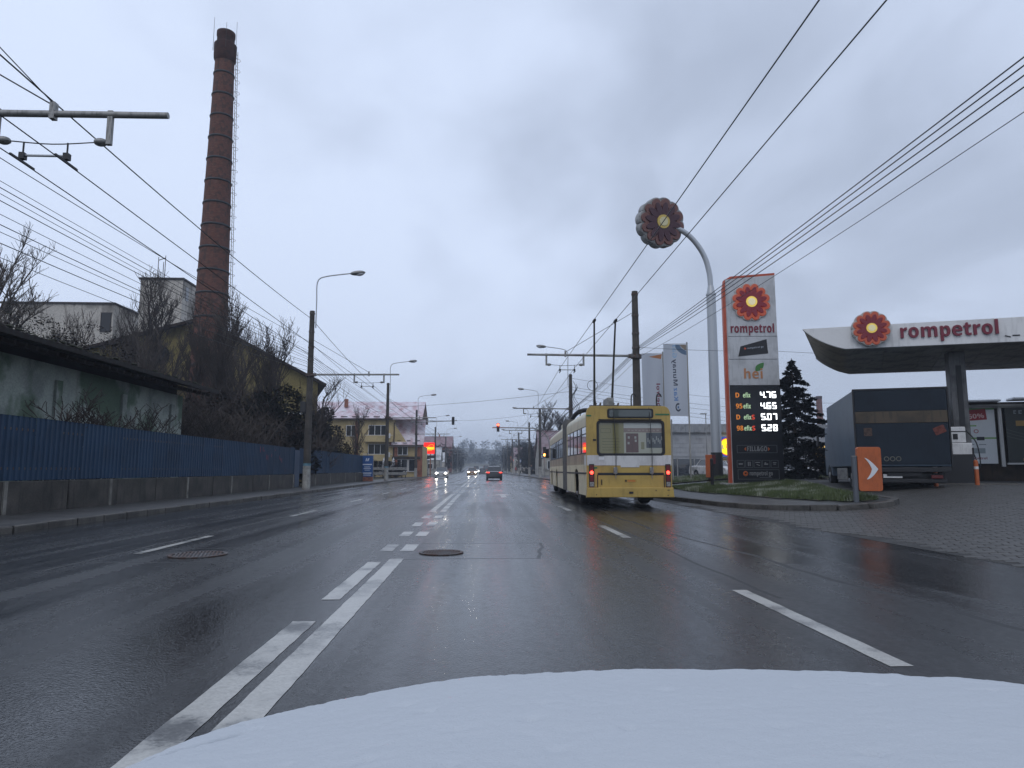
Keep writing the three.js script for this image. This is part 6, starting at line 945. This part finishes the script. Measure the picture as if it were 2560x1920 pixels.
// street trees
[[11.2, 138, 8.6, 3.4], [10.4, 150, 7.2, 3.0], [12.6, 158, 8.8, 3.6]].forEach(([x, d, h, w], i) => conifer('street_fir', ['dark fir beyond the roadside house', 'smaller dark fir nearer the road beyond the house', 'tall dark fir farthest of the three beyond the house'][i], x, d, h, w, 610 + i, darkFir, 0.1, 'firs on the right side', 0.9));
bareTree('street_tree', 'bare tree above the firs, left of the looped pole', 11.4, 122, 12.5, { spread: 0.9, kids: 4, kids2: 3, min: 0.02 }, 620, M.twig);
bareTree('street_tree', 'bare tree behind the roadside house', 15.2, 128, 12, { spread: 0.9, kids: 4, kids2: 3, min: 0.02 }, 621, M.twig);
[[-13.2, 226, 10], [-12.6, 285, 11], [-13.5, 310, 11], [12.8, 185, 10], [12.5, 228, 11], [12.6, 270, 12], [-12.8, 345, 12], [13, 330, 13], [16, 300, 14], [-17, 380, 14], [17, 380, 14]].forEach(([x, d, h], i) => bush('street_shrub', ['dark roadside tree past the brick building on the left', 'second dark roadside tree on the left, past the brick building', 'third dark roadside tree far on the left', 'dark roadside tree past the firs on the right', 'second dark roadside tree on the right, past the firs', 'third dark roadside tree far on the right', 'fourth dark tree far on the left', 'fourth dark tree far on the right', 'tall dark tree set back far on the right', 'farthest dark tree on the left', 'farthest dark tree on the right'][i], x, d, h, h * 0.75, 3500, 630 + i, ivyCol.concat(evergreen), 0.28, profile(d), 'far roadside trees'));
conifer('far_spruce', 'lone pointed spruce at the far end of the road on the right', 9.5, 262, 13, 5.5, 655, darkFir, profile(262), null, 0.6);
{ // wooded hills at the end of the road: crowns read as one mass
  const r = rng(800), pts = []; for (let k = 0; k < 520; k++) { const d = 420 + 500 * r(), x = (r() - 0.5) * 2 * (60 + d * 0.55) + (r() < 0.5 ? -25 : 25); const y = profile(Math.min(d, 650)) + hillY(x, d), s = 4 + 4 * r(); for (let i = 0; i < 90; i++) { const a = r() * 6.28, u = r() * 2 - 1, m = s * Math.cbrt(r()); pts.push([x + Math.cos(a) * m * Math.sqrt(1 - u * u) * 0.7, y + s * 0.7 + u * m * 0.9, -d + Math.sin(a) * m * 0.7, 1]); } }
  const o = obj('far_wood', leafGeo(pts, 0.9, r, ivyCol.concat(darkFir, [[0.05, 0.05, 0.035]])), leafMat); tag(o, 'dark wooded hillside at the end of the road', 'wood', null, 'stuff');
}
// ---------------------------------------------------------------- signals
function signalHead(parent, x, y, z, lit, k = 1) { const b = obj('signal_head', [rbox(0.34 * k, 1.0 * k, 0.22, 0.04, x, y, z)], M.black, parent); ['top', 'mid', 'low'].forEach((n, i) => { obj('lens', cyl(0.135 * k, 0.135 * k, 0.03, x, y + (1 - i) * 0.31 * k, z + 0.115, 16, Math.PI / 2), lit === i ? (i ? amberGlow : redSignal) : M.darkMetal, b); obj('visor', xf(new THREE.CylinderGeometry(0.135 * k, 0.135 * k, 0.16, 14, 1, true, -Math.PI / 2, Math.PI), x, y + (1 - i) * 0.31 * k, z + 0.19, Math.PI / 2, 0, 0), M.black, b); }); return b; }
{
  const t = thing('traffic_light', 'post-mounted traffic light glowing orange beside the trolleybus', 'traffic light', P(7.85, 0.13, 88)); obj('post', cyl(0.07, 0.07, 2.6, 0, 1.3, 0, 12), M.galv, t); signalHead(t, 0, 3.25, 0.05, 2, 1.25); const b = t.getObjectByName('signal_head'); b.children.filter((c) => c.name === 'lens')[2].material = amberGlow;
  const pl = new THREE.PointLight(0xff7020, 1.5); pl.position.set(0, 2.9, 0.5); t.add(pl);
  const m = thing('signal_mast', 'curved mast arm with a red traffic light hanging over our lane', 'traffic light', P(8.9, 0.13, 92)); obj('mast', tube([new THREE.Vector3(0, 0, 0), new THREE.Vector3(0, 4.2, 0), new THREE.Vector3(-0.5, 5.6, 0), new THREE.Vector3(-1.8, 6.4, 0), new THREE.Vector3(-3.2, 6.5, 0), new THREE.Vector3(-7.6, 6.55, 0)], 0.08, 60, 10), M.galv, m); signalHead(m, -6.85, 6.55, 0.15, 0, 1.1);
  const p2 = new THREE.PointLight(0xff2010, 1.5); p2.position.set(-6.85, 6.9, 0.6); m.add(p2);
  const l = thing('hanging_traffic_light', 'unlit traffic light on an arm from the left lamp pole', 'traffic light', P(-9.1, 0, 95.7)); obj('arm', bar(new THREE.Vector3(0.15, 7.6, 0), new THREE.Vector3(5.6, 7.85, 0), 0.06), M.galv, l); obj('strut', bar(new THREE.Vector3(0.15, 8.1, 0), new THREE.Vector3(2.6, 7.75, 0), 0.03), M.galv, l); signalHead(l, 5.05, 7.8, 0.15, -1, 1.1);
  const f = thing('traffic_light', 'distant red traffic light on the right, low over the kerb', 'traffic light', P(7.6, 0.13, 176)); obj('post', cyl(0.07, 0.07, 2.6, 0, 1.3, 0, 10), M.galv, f); signalHead(f, 0, 3.1, 0.05, 0, 1.2);
}
[[8.4, 100, 'round blue and white sign on a post near the white pole foot'], [8.0, 150, 'small sign on a post by the far kerb']].forEach(([x, d, l], i) => { const t = thing('road_sign', l, 'road sign', P(x, 0.13, d)); obj('post', cyl(0.04, 0.04, 2.9, 0, 1.45, 0, 8), M.galv, t); obj('plate', rbox(0.7, 0.7, 0.04, 0.02, 0, 2.9, 0.03), std({ color: lin(0.05, 0.09, 0.2), roughness: 0.5 }), t); obj('plate_mark', rbox(0.4, 0.4, 0.01, 0.004, 0, 2.9, 0.056), M.whiteClean, t); });
// ---------------------------------------------------------------- people
function person(label, x, y, d, turn, o) {
  const t = thing('person', label, 'person', P(x, y, d), turn), H = o.h ?? 1.75, res = 64, mc = new MarchingCubes(res, M.black, false, false, 60000), S = 1.0; mc.isolation = 0;
  const V = (a, b, c) => new THREE.Vector3(a, b, c).multiplyScalar(H / 1.75), st = o.stride ?? 0.12;
  const J = { hip: V(0, 0.93, 0), chest: V(0, 1.28, 0.0), neck: V(0, 1.47, 0.01), head: V(0, 1.62, 0.03), headt: V(0, 1.67, 0.02) };
  const bones = [[J.hip, J.chest, 0.14, 0.16], [J.chest, J.neck, 0.13, 0.06], [J.neck, J.head, 0.055, 0.095], [J.head, J.headt, 0.1, 0.098], [V(-0.14, 1.4, 0), V(0.14, 1.4, 0), 0.08, 0.08]];
  for (const s of [-1, 1]) { const f = s * st; bones.push([V(s * 0.09, 0.92, 0), V(s * 0.1, 0.5, f * 0.8 + 0.03), 0.1, 0.065], [V(s * 0.1, 0.5, f * 0.8 + 0.03), V(s * 0.1, 0.09, f), 0.065, 0.045], [V(s * 0.1, 0.05, f - 0.03), V(s * 0.11, 0.04, f + 0.16), 0.045, 0.035], [V(s * 0.19, 1.39, 0), V(s * 0.25, 1.1, -f * 0.4), 0.062, 0.05], [V(s * 0.25, 1.1, -f * 0.4), V(s * 0.25, 0.86, 0.08 - f * 0.6), 0.05, 0.036], [V(s * 0.25, 0.86, 0.08 - f * 0.6), V(s * 0.245, 0.77, 0.1 - f * 0.6), 0.036, 0.03]); for (let k = 0; k < 4; k++) bones.push([V(s * 0.245, 0.77, 0.075 - f * 0.6 + k * 0.018), V(s * 0.235, 0.68 + Math.abs(k - 1.5) * 0.012, 0.085 - f * 0.6 + k * 0.018), 0.013, 0.01]); bones.push([V(s * 0.235, 0.82, 0.12 - f * 0.6), V(s * 0.215, 0.75, 0.15 - f * 0.6), 0.013, 0.011]); }
  const c0 = V(0, 0.9, 0.03), half = 0.95 * H / 1.75, q = new THREE.Vector3();
  const sd = (p, a, b, r0, r1) => { const ab = b.clone().sub(a), k = clamp(p.clone().sub(a).dot(ab) / Math.max(ab.lengthSq(), 1e-6)); return p.distanceTo(a.clone().addScaledVector(ab, k)) - lerp(r0, r1, k); };
  const kk = 0.03; for (let z = 0; z < res; z++) for (let yy = 0; yy < res; yy++) for (let xx = 0; xx < res; xx++) { q.set((xx - res / 2) / (res / 2) * half + c0.x, (yy - res / 2) / (res / 2) * half + c0.y, (z - res / 2) / (res / 2) * half + c0.z); let m = 9; if (Math.abs(q.x) < 0.42 && Math.abs(q.z) < 0.45) for (const b of bones) { const v = sd(q, ...b), h = clamp(0.5 + 0.5 * (m - v) / kk); m = lerp(m, v, h) - kk * h * (1 - h); } mc.field[xx + yy * res + z * res * res] = -m; }
  mc.update(); const n = mc.count, pos = new Float32Array(n * 3), col = new Float32Array(n * 3);
  for (let i = 0; i < n; i++) { const X = mc.positionArray[i * 3] * half + c0.x, Y = mc.positionArray[i * 3 + 1] * half + c0.y, Z = mc.positionArray[i * 3 + 2] * half + c0.z; pos.set([X, Y, Z], i * 3); const yy = Y / (H / 1.75), hand = Math.abs(X) > 0.2 && yy < 0.86; col.set(yy > 1.5 ? [0.36, 0.2, 0.14] : hand ? [0.34, 0.19, 0.13] : yy > 0.88 ? o.coat : yy > 0.09 ? o.trousers : [0.02, 0.02, 0.02], i * 3); }
  const g = new THREE.BufferGeometry(); g.setAttribute('position', new THREE.BufferAttribute(pos, 3)); g.setAttribute('color', new THREE.BufferAttribute(col, 3)); g.setAttribute('uv', new THREE.BufferAttribute(new Float32Array(n * 2), 2)); g.computeVertexNormals();
  obj('body', g, std({ vertexColors: true, roughness: 0.85 }), t);
  const k = H / 1.75; obj('hair', xf(new THREE.SphereGeometry(0.105, 14, 8, 0, 6.3, 0, 1.6), 0, 1.655 * k, 0.005, -0.25, 0, 0), std({ color: lin(0.02, 0.015, 0.012), roughness: 0.9 }), t);
  obj('face', [xf(new THREE.SphereGeometry(0.012, 6, 5), -0.035, 1.64 * k, 0.118), xf(new THREE.SphereGeometry(0.012, 6, 5), 0.035, 1.64 * k, 0.118), xf(new THREE.ConeGeometry(0.016, 0.04, 6), 0, 1.615 * k, 0.13), box(0.05, 0.008, 0.01, 0, 1.575 * k, 0.118)], std({ color: lin(0.15, 0.08, 0.06), roughness: 0.8 }), t);
  if (o.vest) { const vg = new THREE.CylinderGeometry(0.18, 0.19, 0.58, 20, 1, true); vg.scale(1.12, 1, 0.95); obj('vest', vg.translate(0, 1.18 * k, 0), std({ color: lin(0.42, 0.6, 0.03), roughness: 0.7 }), t); obj('vest_stripe', [1.05, 1.2].map((yy) => { const s = new THREE.CylinderGeometry(0.187, 0.189, 0.05, 20, 1, true); s.scale(1.12, 1, 0.95); return s.translate(0, yy * k, 0); })[0], M.whiteClean, t); }
}
person('person in a yellow-green safety vest standing by the bus shelter', -9.15, 0.125, 106, 0.3, { coat: [0.05, 0.05, 0.05], trousers: [0.02, 0.02, 0.025], vest: 1 });
person('person in a red jacket standing at the right kerb far ahead', 8.2, 0.23, 172, 0.4, { coat: [0.28, 0.03, 0.03], trousers: [0.03, 0.03, 0.035] });
person('person in dark clothes standing left of the amber traffic light', 9.0, 0.23, 128, -0.4, { coat: [0.03, 0.032, 0.04], trousers: [0.02, 0.02, 0.025] });
scene.traverse((o) => { if (o.isMesh) o.castShadow = o.receiveShadow = true; });
renderer.render(scene, camera);
